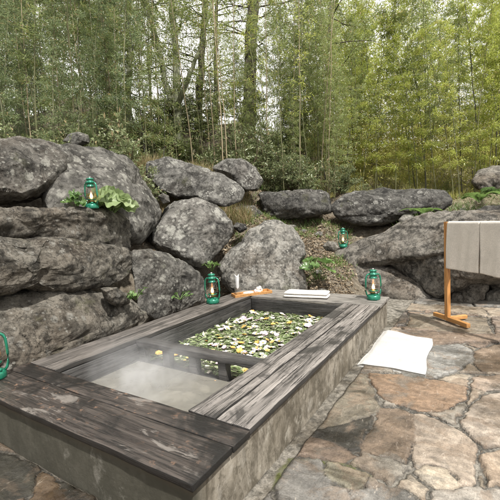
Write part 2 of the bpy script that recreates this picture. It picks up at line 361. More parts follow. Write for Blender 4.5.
def culm_mat(name, a, b):
    t = NT(name); v = t.coord('Object', (3, 3, 1)); n = t.noise(v, 4, 5, .6); oi = t.n('ShaderNodeObjectInfo')
    f = t.math('MULTIPLY_ADD', (n, 0), .6, (t.math('MULTIPLY', (oi, 'Random'), .5), 0)); c = t.mix((f, 0), a, b)
    t.l(c, 2, t.b, 'Base Color'); t.b.inputs['Roughness'].default_value = .5; return t.m
M['culm_green'] = culm_mat('culm_green', (.05, .055, .025), (.17, .17, .08))
M['culm_straw'] = culm_mat('culm_straw', (.16, .13, .08), (.34, .28, .18))
M['culm_black'] = culm_mat('culm_black', (.02, .02, .015), (.06, .055, .04))
def bark(name, a, b):
    t = NT(name); v = t.coord('Object', (9, 9, 2)); n = t.noise(v, 2, 8, .7, .4); c = t.mix((t.ramp(n, 0, [(.35, 0.), (.65, 1.)]), 0), a, b)
    t.l(c, 2, t.b, 'Base Color'); t.b.inputs['Roughness'].default_value = .9; bb = t.bump(n, 0, .9, .04); t.l(bb, 0, t.b, 'Normal'); return t.m
M['bark_dark'] = bark('bark_dark', (.035, .028, .022), (.13, .11, .09))
M['bark_grey'] = bark('bark_grey', (.13, .14, .09), (.30, .31, .22))
M['stem'] = simple('stem_brown', (.10, .075, .045), .8)

def fabric(name, col, rough=.95, wr=.004, sc_=420):
    t = NT(name); o = t.coord('Object'); w = t.n('ShaderNodeTexWave', wave_type='BANDS', bands_direction='X'); w.inputs['Scale'].default_value = sc_/3; t.l(o, 0, w, 0)
    w2 = t.n('ShaderNodeTexWave', wave_type='BANDS', bands_direction='Z'); w2.inputs['Scale'].default_value = sc_/3; t.l(o, 0, w2, 0)
    n = t.noise(o, 12, 6, .7); n2 = t.noise(o, 300, 3, .6)
    c = t.mix((t.ramp(n, 0, [(.3, .85), (.7, 1.)]), 0), tuple(x*.8 for x in col), col); t.l(c, 2, t.b, 'Base Color')
    t.b.inputs['Roughness'].default_value = rough; t.b.inputs['Specular IOR Level'].default_value = .1
    t.b.inputs['Sheen Weight'].default_value = .15; nf = t.noise(o, 130, 4, .7); nc = t.noise(o, 5, 5, .6); c = t.mix(1., (c, 2), (t.ramp(nf, 0, [(.35, .80), (.6, 1.)]), 0), 'MULTIPLY'); c = t.mix(1., (c, 2), (t.ramp(nc, 0, [(.35, .86), (.6, 1.)]), 0), 'MULTIPLY'); t.l(c, 2, t.b, 'Base Color')
    b = t.bump(n2, 0, .4, .002); b = t.bump(n, 0, .3, wr, b); b = t.bump(w, 0, .12, .001, b); b = t.bump(w2, 0, .12, .001, b); t.l(b, 0, t.b, 'Normal'); return t.m
M['linen'] = fabric('linen_beige', (.72, .665, .59), wr=.02)
M['white_cloth'] = fabric('white_cloth', (.80, .77, .73))
M['mat_cloth'] = fabric('mat_cloth', (.52, .515, .495), wr=.03)

def enamel():
    t = NT('green_enamel'); o = t.coord('Object'); n = t.noise(o, 60, 5, .7)
    c = t.mix((t.ramp(n, 0, [(.35, 1.), (.5, 0.)]), 0), (.012, .19, .115), (.02, .10, .06)); t.l(c, 2, t.b, 'Base Color')
    t.b.inputs['Roughness'].default_value = .25; t.b.inputs['Metallic'].default_value = .35; t.b.inputs['Coat Weight'].default_value = .5; return t.m
M['enamel'] = enamel()
M['brass'] = simple('dull_brass', (.35, .24, .10), .4, .9)
M['wire'] = simple('steel_wire', (.35, .36, .35), .35, .9)
def glass(name, tint=(1, 1, 1), f=.12):
    t = NT(name); t.t.nodes.remove(t.b); tr = t.n('ShaderNodeBsdfTransparent'); tr.inputs[0].default_value = tint+(1,)
    gl = t.n('ShaderNodeBsdfGlossy'); gl.inputs['Roughness'].default_value = .03; fr = t.n('ShaderNodeLayerWeight'); fr.inputs[0].default_value = .25
    m = t.math('MULTIPLY_ADD', (t.math('POWER', (fr, 'Facing'), 3.), 0), .55, f*.3); mx = t.n('ShaderNodeMixShader'); t.l(m, 0, mx, 0); t.l(tr, 0, mx, 1); t.l(gl, 0, mx, 2); t.l(mx, 0, t.out, 0); return t.m
M['glass'] = glass('clear_glass', (.97, .98, .98)); M['glass_lamp'] = glass('lamp_glass', (.93, .90, .86), .2)
def flame():
    t = NT('oil_flame'); t.b.inputs['Base Color'].default_value = (.9, .5, .2, 1); t.b.inputs['Emission Color'].default_value = (1, .42, .13, 1); t.b.inputs['Emission Strength'].default_value = 9; return t.m
M['flame'] = flame()
M['porcelain'] = simple('white_plastic', (.78, .78, .80), .3)
M['soap'] = simple('soap', (.78, .72, .66), .45, Subsurface_Weight=.2)
M['salt'] = simple('bath_salt', (.70, .58, .56), .5, Subsurface_Weight=.2)
M['petal_white'] = simple('petal_white', (.60, .57, .53), .6); M['petal_yellow'] = simple('petal_yellow', (.55, .42, .17), .6)
M['petal_orange'] = simple('petal_orange', (.72, .38, .10), .6); M['petal_lilac'] = simple('petal_lilac', (.52, .40, .46), .6)
M['stamen'] = simple('stamen', (.45, .33, .08), .8)
def water(name, milk, mf, ripple=.02, sc_=5):
    t = NT(name); t.t.nodes.remove(t.b); o = t.coord('Object'); n = t.noise(o, sc_, 3, .5, .8)
    b = t.bump(n, 0, .5, ripple); d = t.n('ShaderNodeBsdfDiffuse'); t.l(b, 0, d, 'Normal')
    nn = t.noise(o, 2.2, 5, .6, 1.); c = t.mix((nn, 0), tuple(x*.8 for x in milk), tuple(min(1, x*1.2) for x in milk)); t.l(c, 2, d, 0)
    tr = t.n('ShaderNodeBsdfTransparent'); tr.inputs[0].default_value = (.90, .89, .84, 1)
    m1 = t.n('ShaderNodeMixShader'); m1.inputs[0].default_value = mf; t.l(tr, 0, m1, 1); t.l(d, 0, m1, 2)
    g = t.n('ShaderNodeBsdfGlossy'); g.inputs['Roughness'].default_value = .05; t.l(b, 0, g, 'Normal')
    fr = t.n('ShaderNodeFresnel'); fr.inputs[0].default_value = 1.33; t.l(b, 0, fr, 'Normal')
    m2 = t.n('ShaderNodeMixShader'); t.l(fr, 0, m2, 0); t.l(m1, 0, m2, 1); t.l(g, 0, m2, 2); t.l(m2, 0, t.out, 0); return t.m
M['water_near'] = water('cloudy_water', (.215, .205, .175), .70, .03, 7); M['water_far'] = water('flower_water', (.12, .13, .08), .5, .01, 8)
def pebble():
    t = NT('river_pebble'); o = t.coord('Object', rnd=True); n = t.noise(o, 8, 6, .6); oi = t.n('ShaderNodeObjectInfo')
    c = t.mix((oi, 'Random'), (.45, .43, .38), (.80, .77, .70)); c = t.mix(.5, (c, 2), (t.ramp(n, 0, [(.3, .6), (.7, 1.)]), 0), 'MULTIPLY'); t.l(c, 2, t.b, 'Base Color'); t.b.inputs['Roughness'].default_value = .6; return t.m
M['pebble'] = pebble()

# ---------------------------------------------------------------- boulders (outline in the photo, own plane, own thickness)
def ico(s):
    bm = bmesh.new(); bmesh.ops.create_icosphere(bm, subdivisions=s, radius=1); bm.verts.ensure_lookup_table()
    V = np.array([v.co[:] for v in bm.verts]); F = np.array([[v.index for v in f.verts] for f in bm.faces]); bm.free(); return V, F
ICO = {k: ico(k) for k in (3, 4, 5, 6, 7)}
def vnormals(V, F):
    fn = np.cross(V[F[:, 1]]-V[F[:, 0]], V[F[:, 2]]-V[F[:, 0]]); N = np.zeros_like(V)
    for k in range(3): np.add.at(N, F[:, k], fn)
    return N/(np.linalg.norm(N, axis=1)[:, None]+1e-12)
ROCKS = {}
def boulder(key, pts, dep, thick, mat, label, lean=.25, seed=0, lvl=6, n=2.6, rough=1., strat=1., facets=7, name='boulder', group=None):
    P = np.array(pts, float); c = P.mean(0)
    # centre on the polygon's area centroid
    x, y = P[:, 0], P[:, 1]; x1, y1 = np.roll(x, -1), np.roll(y, -1); a = x*y1-x1*y; c = np.array([((x+x1)*a).sum(), ((y+y1)*a).sum()])/(3*a.sum())
    rng = np.random.default_rng(seed+100); S, F = ICO[lvl]
    th = np.arctan2(S[:, 1], S[:, 0]); rho = np.hypot(S[:, 0], S[:, 1]); k = (rho**n+np.abs(S[:, 2])**n)**(-1/n)
    q = np.stack([S[:, 0]*k, S[:, 1]*k, S[:, 2]*k], 1)
    for _ in range(facets):                                       # broken planes on the front and the back
        nn = rng.normal(size=3); nn[2] = np.sign(nn[2])*(abs(nn[2])+.9); nn /= np.linalg.norm(nn); lim = rng.uniform(.55, .85)
        d = q@nn-lim; q = q-nn*np.maximum(d, 0)[:, None]*.85*np.array([.35, .35, 1])
    # outline radius per angle (px), v down
    A = np.linspace(-math.pi, math.pi, 721); Rr = np.zeros_like(A)
    for i, t in enumerate(A):
        d = np.array([math.cos(t), -math.sin(t)]); best = 0
        for p0, p1 in zip(P, np.roll(P, -1, 0)):
            e = p1-p0; den = d[0]*e[1]-d[1]*e[0]
            if abs(den) < 1e-9: continue
            w = p0-c; tt = (w[0]*e[1]-w[1]*e[0])/den; ss = (w[0]*d[1]-w[1]*d[0])/den
            if tt > 0 and -1e-6 <= ss <= 1+1e-6: best = max(best, tt)
        Rr[i] = best
    ker = np.ones(13)/13; Rs = np.convolve(np.concatenate([Rr[-7:-1], Rr, Rr[1:7]]), ker, 'valid')
    Ro = np.interp(th, A, Rs); rq = np.hypot(q[:, 0], q[:, 1])
    u = c[0]+np.cos(th)*Ro*rq; v = c[1]-np.sin(th)*Ro*rq
    r = ray(u, v); kind, val = dep
    if kind == 'z': z = np.full(len(u), val)
    elif kind == 'x': z = (val-CAM[0])/r[:, 0]
    else: z = (val-CAM[1])/r[:, 1]
    hz = z*0; zc = np.median(z); cz = (CAM+ray(c[0], c[1])*zc)[2]
    W = CAM+r*z[:, None]
    W = CAM+r*(z+lean*(W[:, 2]-cz)-thick*q[:, 2])[:, None]
    F2 = F; nrm = vnormals(W, F2)
    if ((W-W.mean(0))*nrm).sum() < 0: F2 = F[:, ::-1]; nrm = -nrm
    so = rng.uniform(-50, 50, 3); size = np.ptp(W, axis=0).max(); Pn = (W+so)*np.array([1, 1, strat])
    d = .05*min(size, 1.2)*fbm(Pn*2.2/max(size, .5), 3, seed)+.042*rough*fbm(Pn*4.5, 5, seed+9, .55)
    rd = ridge(Pn*2.4/max(.6, size), 3, seed+20); d -= .11*rough*np.clip(rd-.70, 0, 1)*min(size, 1.2); st_ = vn(np.c_[Pn[:, 0]*1.2, Pn[:, 1]*1.2, Pn[:, 2]*5.5], seed+31); d += (.006 if mat == 'rock_left' else .022)*rough*np.clip(st_*3, -.5, .5)
    d += .012*rough*(np.abs(vn(Pn*11, seed+3))-.4)+.006*rough*fbm(Pn*26, 3, seed+5)
    d *= min(1, size/.6)
    W = W+nrm*d[:, None]
    o0 = W.mean(0); me = mesh_np(name, W-o0, F2); ob = link(name, me, M[mat], None, o0.tolist()); tag(ob, label, 'rock' if name != 'boulder' else 'boulder', group)
    ROCKS[key] = BVHTree.FromPolygons([tuple(p) for p in W], [tuple(int(i) for i in f) for f in F2]); return ob

boulder('A', [(-60, 137), (0, 137), (30, 138), (55, 142), (75, 148), (81, 156), (77, 168), (68, 181), (50, 194), (30, 202), (5, 207), (-60, 208)], ('x', -2.85), .42, 'rock_top', 'wide dark boulder jutting over the ledge at the upper left', .1, 1, 7)
boulder('B', [(55, 150), (75, 145), (100, 147), (128, 155), (140, 165), (148, 180), (160, 203), (165, 215), (152, 228), (138, 240), (110, 245), (70, 240), (45, 225), (45, 180)], ('x', -2.75), .42, 'rock_top', 'tall dark boulder with pale lichen spots right behind the lantern on the ledge', .3, 2, 7)
boulder('C', [(-60, 206), (0, 208), (40, 209), (75, 208), (100, 208), (118, 213), (131, 223), (134, 250), (118, 256), (90, 252), (55, 252), (0, 252), (-60, 250)], ('x', -2.48), .34, 'rock_left', 'flat topped ledge rock carrying a green lantern', .0, 3, 7, n=3.6, strat=1.6)
boulder('D', [(-60, 238), (0, 238), (50, 237), (90, 240), (115, 243), (132, 248), (138, 260), (136, 273), (120, 283), (100, 288), (60, 292), (30, 294), (0, 297), (-60, 300)], ('x', -2.16), .36, 'rock_left', 'long rounded slab of rock just under the lantern ledge', .15, 4, 7, strat=1.5)
boulder('E', [(-60, 296), (0, 294), (40, 290), (90, 289), (112, 296), (140, 303), (152, 312), (142, 326), (105, 345), (60, 366), (20, 385), (-60, 400)], ('x', -2.08), .25, 'rock_left', 'lowest long slab of brown grey rock against the left side of the tub', .3, 5, 7, strat=1.5)
boulder('F', [(100, 288), (118, 287), (128, 294), (131, 303), (118, 307), (106, 300)], ('x', -1.93), .12, 'rock_left', 'small grey wedge stone between the two lowest left slabs', 0, 6, 5, name='wedge_rock')
boulder('G', [(132, 248), (150, 248), (165, 254), (185, 262), (201, 272), (208, 285), (203, 302), (180, 312), (155, 318), (140, 310), (134, 288), (130, 265)], ('x', -2.12), .24, 'rock_top', 'mossy slanting rock just left of the lantern beside the wooden tray', .2, 7, 7)
boulder('H', [(172, 199), (185, 196), (198, 196), (212, 201), (223, 209), (231, 220), (233, 232), (227, 244), (216, 256), (208, 266), (198, 270), (182, 262), (163, 252), (149, 243), (149, 232), (159, 220), (165, 207)], ('z', 4.85), .42, 'rock_lichen', 'round grey boulder covered in pale lichen rings above the tub corner', .3, 8, 7, rough=.7)
boulder('I', [(145, 161), (164, 155), (185, 161), (208, 169), (229, 180), (243, 191), (241, 201), (224, 207), (198, 200), (177, 198), (159, 191), (148, 177)], ('z', 5.35), .38, 'rock_lichen', 'long oval lichen spotted boulder lying along the bank under the dry grass', .3, 9, 7, rough=.8)
boulder('J', [(210, 168), (227, 158), (242, 160), (256, 169), (263, 180), (259, 192), (246, 194), (232, 183), (218, 174)], ('z', 6.1), .35, 'rock_lichen', 'small rounded boulder at the right end of the oval boulder on the bank', .3, 10, 6)
boulder('K', [(258, 193), (280, 190), (305, 189), (329, 194), (332, 212), (300, 219), (275, 220), (260, 212)], ('z', 6.4), .35, 'rock_dark', 'dark bluish rock behind saplings in the middle of the bank', .3, 11, 6)
boulder('L', [(248, 228), (262, 220), (272, 218), (282, 221), (294, 230), (304, 243), (307, 254), (301, 262), (306, 272), (307, 288), (290, 300), (260, 303), (235, 298), (221, 283), (216, 266), (226, 252), (238, 242)], ('z', 4.85), .42, 'rock_pale', 'large pale rounded boulder standing behind the far end of the tub', .35, 12, 7, rough=.8)
boulder('M', [(330, 207), (338, 198), (356, 191), (380, 189), (410, 189), (435, 190), (450, 194), (452, 206), (440, 211), (415, 216), (398, 221), (380, 226), (355, 224), (338, 219)], ('z', 6.4), .4, 'rock_dark', 'long dark log shaped boulder along the foot of the bamboo', .2, 13, 7, strat=1.6)
boulder('N', [(320, 264), (326, 252), (345, 243), (370, 236), (396, 226), (425, 217), (445, 213), (475, 210), (500, 211), (560, 216), (560, 275), (495, 284), (470, 286), (455, 291), (440, 300), (425, 294), (402, 280), (385, 269), (372, 263), (355, 264), (342, 270), (330, 275)], ('y', 4.5), .5, 'rock_right', 'huge grey brown boulder sloping up behind the towel rack', .45, 14, 7, n=2.3)
boulder('O', [(306, 290), (312, 276), (330, 264), (350, 256), (372, 260), (392, 268), (412, 280), (428, 292), (432, 303), (405, 305), (385, 304), (360, 304), (325, 303), (308, 300)], ('y', 4.45), .30, 'rock_right', 'low brown grey rock under the huge boulder behind the corner lantern', .5, 15, 7)
boulder('P', [(446, 306), (451, 293), (462, 283), (478, 279), (487, 286), (485, 300), (470, 309)], ('y', 4.25), .2, 'rock_right', 'knee high angular rock behind the foot of the towel rack', .2, 16, 6)
boulder('Q', [(481, 307), (485, 294), (500, 287), (530, 288), (540, 312), (495, 312)], ('y', 4.3), .2, 'rock_pale', 'low pale rock at the right edge beside the paving', .2, 17, 6)
boulder('R', [(472, 182), (478, 172), (495, 166), (530, 163), (540, 190), (495, 190), (480, 189)], ('z', 7.4), .45, 'rock_right', 'brown boulder among bamboo at the far right above the bank', .2, 18, 6)
boulder('S', [(474, 212), (482, 206), (500, 204), (530, 205), (530, 220), (495, 220)], ('z', 6.0), .3, 'rock_dark', 'low dark rock at the right edge on top of the huge boulder', .2, 19, 6)
boulder('S2', [(398, 220), (404, 215), (412, 215), (417, 219), (410, 223), (401, 223)], ('z', 5.75), .12, 'rock_pale', 'small pale stone beside the fern on the huge boulder', .2, 20, 4, name='small_stone')
boulder('S3', [(323, 246), (328, 241), (336, 242), (340, 248), (334, 252), (326, 251)], ('z', 5.15), .12, 'rock_pale', 'small pale stone just left of the lantern resting on the rocks', .2, 21, 5, name='small_stone')
boulder('S4', [(231, 227), (237, 222), (246, 224), (248, 229), (240, 232)], ('z', 5.3), .12, 'rock_dark', 'small dark stone between the lichen boulder and the pale boulder', .2, 22, 5, name='small_stone')
boulder('S5', [(158, 196), (163, 193), (169, 196), (170, 202), (163, 204)], ('z', 4.9), .12, 'rock_top', 'small stone wedged under the oval boulder', .2, 23, 5, name='small_stone')
boulder('S6', [(486, 284), (494, 280), (508, 281), (510, 288), (492, 289)], ('y', 4.35), .12, 'rock_pale', 'small pale slate lying on the rocks under the hanging towels', .2, 24, 5, name='small_stone')
boulder('U', [(62, 141), (68, 134), (78, 132), (88, 135), (90, 143), (76, 146)], ('z', 4.5), .18, 'rock_top', 'small rock peeping over the top of the left boulders', .2, 25, 5, name='small_stone')
boulder('V', [(232, 208), (240, 204), (254, 206), (262, 214), (258, 222), (244, 222)], ('z', 6.0), .2, 'rock_top', 'half buried rock in litter above the pale boulder', .3, 26, 5, name='small_stone')
boulder('X', [(-90, 300), (-60, 292), (-20, 292), (10, 300), (12, 330), (-10, 345), (-90, 350)], ('x', -2.2), .2, 'rock_left', 'rock at the left frame edge behind the near lantern', .2, 27, 6)
boulder('Y', [(384, 304), (395, 298), (425, 299), (452, 301), (455, 308), (430, 310), (400, 309)], ('y', 4.2), .15, 'rock_right', 'flat low rock edging the paving behind the towel rack post', .3, 28, 5)

# ---------------------------------------------------------------- terrain (heights from control points)
ctl = []
for u, v, d in [(-60, 150, 3.9), (0, 150, 4.1), (60, 152, 4.4), (100, 152, 4.9), (150, 163, 5.8), (200, 170, 6.2), (245, 187, 6.8), (300, 190, 7.0), (350, 191, 7.2), (420, 190, 7.5), (480, 193, 7.3), (540, 200, 7.3),
                (250, 210, 5.9), (320, 228, 5.9), (315, 258, 5.2), (310, 284, 4.7), (330, 216, 6.3), (345, 238, 6.4), (370, 225, 6.7), (335, 262, 5.8), (350, 258, 6.0), (232, 262, 5.0), (237, 238, 5.4), (245, 218, 5.8), (460, 207, 6.7), (425, 214, 6.3), (500, 212, 6.6), (165, 215, 5.1), (155, 240, 4.6), (140, 255, 4.3), (210, 275, 4.4),
                (0, 112, 8.5), (60, 112, 9), (110, 112, 9), (170, 122, 9), (230, 124, 9), (290, 142, 9.5), (340, 168, 10.5), (380, 165, 11), (450, 162, 11), (540, 160, 11), (80, 100, 13), (150, 128, 13), (230, 130, 13), (300, 140, 14), (400, 145, 15), (500, 140, 15)]:
    ctl.append(tuple(at_d(u, v, d)))
for y in (-2.5, -1.2, 0, 1, 2): ctl += [(-2.45, y, .10), (-3.0, y, 1.0), (-3.5, y, 1.75)]
ctl += [(-2.4, 2.7, .2), (-2.0, 3.3, .15), (-1.2, 3.7, .15), (-.4, 4.3, .1), (.4, 4.8, .4), (1.2, 4.9, .5), (2.2, 4.9, .5), (3.2, 4.9, .5), (4.5, 4.8, .6), (6, 5, .7), (.4, 5.6, .9), (2, 5.8, 1.1), (4, 6, 1.1),
        (-1.2, 4.1, .35), (-8, 0, 2.6), (-8, 3, 2.9), (-6, -6, 2), (5, 9, 1.8), (8, 7, 1.5)]
for a in range(24):
    t = a*2*math.pi/24
    for R_ in (26, 60, 140): ctl.append((R_*math.cos(t), R_*math.sin(t)+2, 2.6 if math.sin(t-.5) > -.3 else -.1))
for x in np.arange(-2.1, 6, .9):
    for y in np.arange(-5, 4.1, .9):
        if y < 3.9 or x > 0: ctl.append((x, y, -.07))
ctl = np.array(ctl)
COURT = [(-2.1, -6), (-2.1, 2.7), (-1.75, 3.0), (-.75, 3.3), (-.3, 4.1), (6, 4.3), (6, -6)]
def inside(P, poly):
    x, y = P[:, 0], P[:, 1]; r = np.zeros(len(P), bool); n = len(poly)
    for i in range(n):
        (x0, y0), (x1, y1) = poly[i], poly[(i+1) % n]
        c = ((y0 > y) != (y1 > y)) & (x < (x1-x0)*(y-y0)/(y1-y0+1e-12)+x0); r ^= c
    return r
def pdist(P, poly):
    d = np.full(len(P), 1e9); n = len(poly)
    for i in range(n):
        a = np.array(poly[i]); b = np.array(poly[(i+1) % n]); e = b-a; w = P-a; t = np.clip((w@e)/(e@e), 0, 1); d = np.minimum(d, np.linalg.norm(w-t[:, None]*e, axis=1))
    return d
def terr(P):
    P = np.asarray(P, float)[:, :2]; out = np.zeros(len(P))
    for s in range(0, len(P), 20000):
        Q = P[s:s+20000]; d = np.linalg.norm(Q[:, None]-ctl[None, :, :2], axis=2); w = 1/(d**3.2+.01); out[s:s+20000] = (w*ctl[:, 2]).sum(1)/w.sum(1)
    ins = inside(P, COURT); pd = pdist(P, COURT); f = np.where(ins, 0, np.clip(pd/.5, 0, 1)); out = out*f+(-.07)*(1-f)
    far = np.clip((np.linalg.norm(P, axis=1)-3)/5, 0, 1)
    P3 = np.c_[P, P[:, :1]*0]
    return out+f*(.05*fbm(P3*1.7, 3, 4)+.03*fbm(P3*7, 3, 5)+.12*far*fbm(P3*.5, 2, 6))
def grid_axis(a, b, fine0, fine1, s, S):
    x = list(np.arange(fine0, fine1, s)); st = s; p = fine0; L = []
    while p > a: st = min(st*1.12, S); p -= st; L.append(p)
    p = x[-1]; st = s; Rr = []
    while p < b: st = min(st*1.12, S); p += st; Rr.append(p)
    return np.array(L[::-1]+x+Rr)
gx = grid_axis(-150, 150, -6.5, 3.5, .06, 12); gy = grid_axis(-150, 150, -1.0, 10, .06, 12)
X, Y = np.meshgrid(gx, gy, indexing='ij'); P = np.c_[X.ravel(), Y.ravel()]; Z = terr(P)
def grid_faces(nx, ny):
    i, j = np.meshgrid(np.arange(nx-1), np.arange(ny-1), indexing='ij'); b = (i*ny+j).ravel(); return np.stack([b, b+ny, b+ny+1, b+1], 1)
grassy = np.clip((P[:, 1]-7.3)/1.2, 0, 1)*np.clip((P[:, 0]+3.2)/1.0, 0, 1)*.9
grassy = grassy*np.clip(.7+fbm(np.c_[P, P[:, :1]*0]*.8, 2, 8), 0, 1)
# the tub's basin cuts through the ground inside the tub walls
hole = (P[:, 0] > -1.60) & (P[:, 0] < -.06) & (P[:, 1] > .06) & (P[:, 1] < 2.9)
Z = np.where(hole, -.62, Z)
g = link('ground', mesh_np('ground', np.c_[P, Z], grid_faces(len(gx), len(gy)), True, np.c_[grassy, grassy, grassy]), M['soil']); g['kind'] = 'structure'

# ---------------------------------------------------------------- flagstone paving
def px(pts): return [tuple(at_z(a, b, 0.0)[:2]) for a, b in pts]
BR, GR, PA, DK, RD, GN = (.18, .137, .100), (.178, .170, .155), (.255, .23, .192), (.058, .053, .043), (.18, .137, .105), (.19, .175, .13)
stones = [([(346, 373), (368, 373), (374, 397), (381, 409), (352, 418), (331, 426), (306, 428), (320, 410), (335, 391)], (.17, .15, .115)),
 ([(303, 432), (333, 427), (355, 420), (372, 414), (366, 430), (361, 446), (352, 448), (320, 439)], DK),
 ([(382, 407), (398, 407), (412, 414), (417, 426), (411, 440), (409, 462), (385, 455), (363, 448), (369, 430), (376, 420)], BR),
 ([(301, 434), (325, 441), (350, 449), (357, 454), (341, 460), (312, 457), (289, 455), (295, 443)], RD),
 ([(325, 463), (350, 465), (367, 474), (363, 484), (348, 487), (330, 480), (321, 470)], GN),
 ([(288, 459), (318, 461), (321, 474), (330, 483), (346, 489), (350, 512), (285, 512), (274, 480)], GR),
 ([(368, 478), (385, 485), (415, 497), (424, 512), (354, 514), (351, 490), (364, 487)], GR),
 ([(371, 373), (400, 374), (440, 380), (469, 388), (462, 397), (448, 405), (436, 411), (415, 409), (396, 402), (379, 393)], (.24, .165, .11)),
 ([(414, 412), (422, 413), (438, 420), (458, 432), (472, 444), (472, 481), (460, 483), (457, 474), (448, 466), (431, 461), (417, 466), (414, 440)], (.36, .30, .24)),
 ([(417, 470), (430, 464), (447, 469), (457, 482), (448, 488), (436, 487), (424, 480)], (.42, .36, .28)),
 ([(459, 421), (471, 403), (486, 395), (530, 390), (530, 446), (484, 447), (470, 437)], (.33, .28, .23)),
 ([(478, 453), (530, 450), (530, 492), (490, 484)], (.36, .29, .22)),
 ([(433, 492), (450, 490), (475, 486), (530, 497), (530, 530), (440, 525)], (.33, .30, .26)),
 ([(433, 346), (459, 344), (470, 349), (471, 360), (452, 371), (434, 377), (400, 378), (410, 350)], (.22, .215, .20)),
 ([(473, 350), (496, 344), (530, 344), (530, 372), (482, 371), (475, 362)], BR),
 ([(411, 313), (434, 313), (486, 317), (493, 333), (470, 332), (430, 329), (407, 326)], (.20, .17, .13)),
 ([(398, 330), (425, 331), (470, 335), (503, 336), (498, 342), (460, 342), (433, 343), (400, 336)], RD),
 ([(384, 311), (408, 312), (404, 326), (383, 326)], (.11, .10, .09)),
 ([(384, 328), (400, 328), (400, 340), (380, 345)], (.3, .25, .2)),
 ([(474, 375), (530, 377), (530, 386), (488, 391), (473, 386)], (.30, .24, .19)),
 ([(402, 303.5), (440, 305), (480, 308), (488, 315), (440, 311), (402, 309.5)], (.26, .22, .17)),
 ([(492, 317), (530, 318), (530, 333), (498, 332)], (.22, .18, .15)),
 ([(40, 474), (52, 475), (62, 492), (70, 520), (20, 520), (30, 495)], (.16, .11, .065)),
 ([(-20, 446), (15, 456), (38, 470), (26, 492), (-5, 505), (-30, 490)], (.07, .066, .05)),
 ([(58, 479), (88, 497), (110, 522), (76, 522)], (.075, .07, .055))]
ax = np.arange(-2.15, 3.9, .0085); ay = np.arange(-1.7, 4.35, .0085)
X, Y = np.meshgrid(ax, ay, indexing='ij'); P = np.c_[X.ravel(), Y.ravel()]; P3 = np.c_[P, P[:, :1]*0]
Pw = P+np.c_[fbm(P3*7, 4, 40), fbm(P3*7+50, 4, 41)]*.022+np.c_[fbm(P3*30, 3, 42), fbm(P3*30+9, 3, 43)]*.014
sd = np.full(len(P), -1e3); sid = np.full(len(P), -1)
for k, (pts, _) in enumerate(stones):
    poly = px(pts); pa = np.array(poly); m = ((Pw >= pa.min(0)-.12) & (Pw <= pa.max(0)+.12)).all(1); ii = np.where(m)[0]
    d = pdist(Pw[ii], poly); d = np.where(inside(Pw[ii], poly), d, -d); b = d > sd[ii]; sd[ii[b]] = d[b]; sid[ii[b]] = k
# stones further out: ragged cells
rs = np.random.default_rng(3); sites = np.c_[rs.uniform(-2.4, 4.2, 150), rs.uniform(-2, 4.6, 150)]
for _ in range(6):
    G = rs.uniform([-2.4, -2], [4.2, 4.6], (5000, 2)); own = np.argmin(((G[:, None]-sites[None])**2).sum(2), 1)
    for k in range(150):
        if (own == k).any(): sites[k] = .5*sites[k]+.5*G[own == k].mean(0)
vd = np.full(len(P), 0.); vi = np.zeros(len(P), int)
for s in range(0, len(P), 60000):
    d = np.sqrt(((Pw[s:s+60000, None]-sites[None])**2).sum(2)); o_ = np.argpartition(d, 1, axis=1)[:, :2]; d2 = np.take_along_axis(d, o_, 1)
    sw = d2[:, 0] > d2[:, 1]; a_ = np.where(sw, o_[:, 1], o_[:, 0]); b_ = np.where(sw, o_[:, 0], o_[:, 1])
    da = np.minimum(d2[:, 0], d2[:, 1]); db = np.maximum(d2[:, 0], d2[:, 1])
    vd[s:s+60000] = (db**2-da**2)/(2*np.linalg.norm(sites[a_]-sites[b_], axis=1)+1e-9)-.018; vi[s:s+60000] = a_
vd = np.minimum(vd, -sd-.03)
use = vd > sd; S = np.where(use, vd, sd)+.009; ID = np.where(use, 1000+vi, sid)
# the pale mortar haunch along the tub wall
S = np.minimum(S, np.where((P[:, 0] > -.03) & (P[:, 1] > -.02), P[:, 0]-.05-.01*vn(P3*9, 77), 1)); S = np.where((P[:, 0] < 0) & (P[:, 0] > -1.7) & (P[:, 1] > .02), -.05, S)
pal = np.array([BR, GR, PA, (.28, .22, .17), (.20, .17, .13), (.33, .28, .22), RD]); rc = np.random.default_rng(12); vcol = pal[rc.integers(0, 7, 150)]*rc.uniform(.8, 1.15, (150, 1))
scol = np.array([c for _, c in stones]); tilt = rc.normal(0, .008, (1200, 2)); hgt = rc.uniform(-.003, .006, 1200)
isst = S > 0; idc = np.clip(ID, 0, 1199)
sb = np.clip(S/.010, 0, 1); sb = sb*sb*(3-2*sb)
colr = np.where((ID >= 1000)[:, None], vcol[np.clip(ID-1000, 0, 149)], scol[np.clip(ID, 0, len(stones)-1)])
mort = np.array([.20, .187, .165])*(1+.5*fbm(P3*5, 5, 60, .6))[:, None]; blot = fbm(P3*1.9+20, 5, 61, .6)
near_front = (P[:, 1] < .1) & (P[:, 0] < .05)

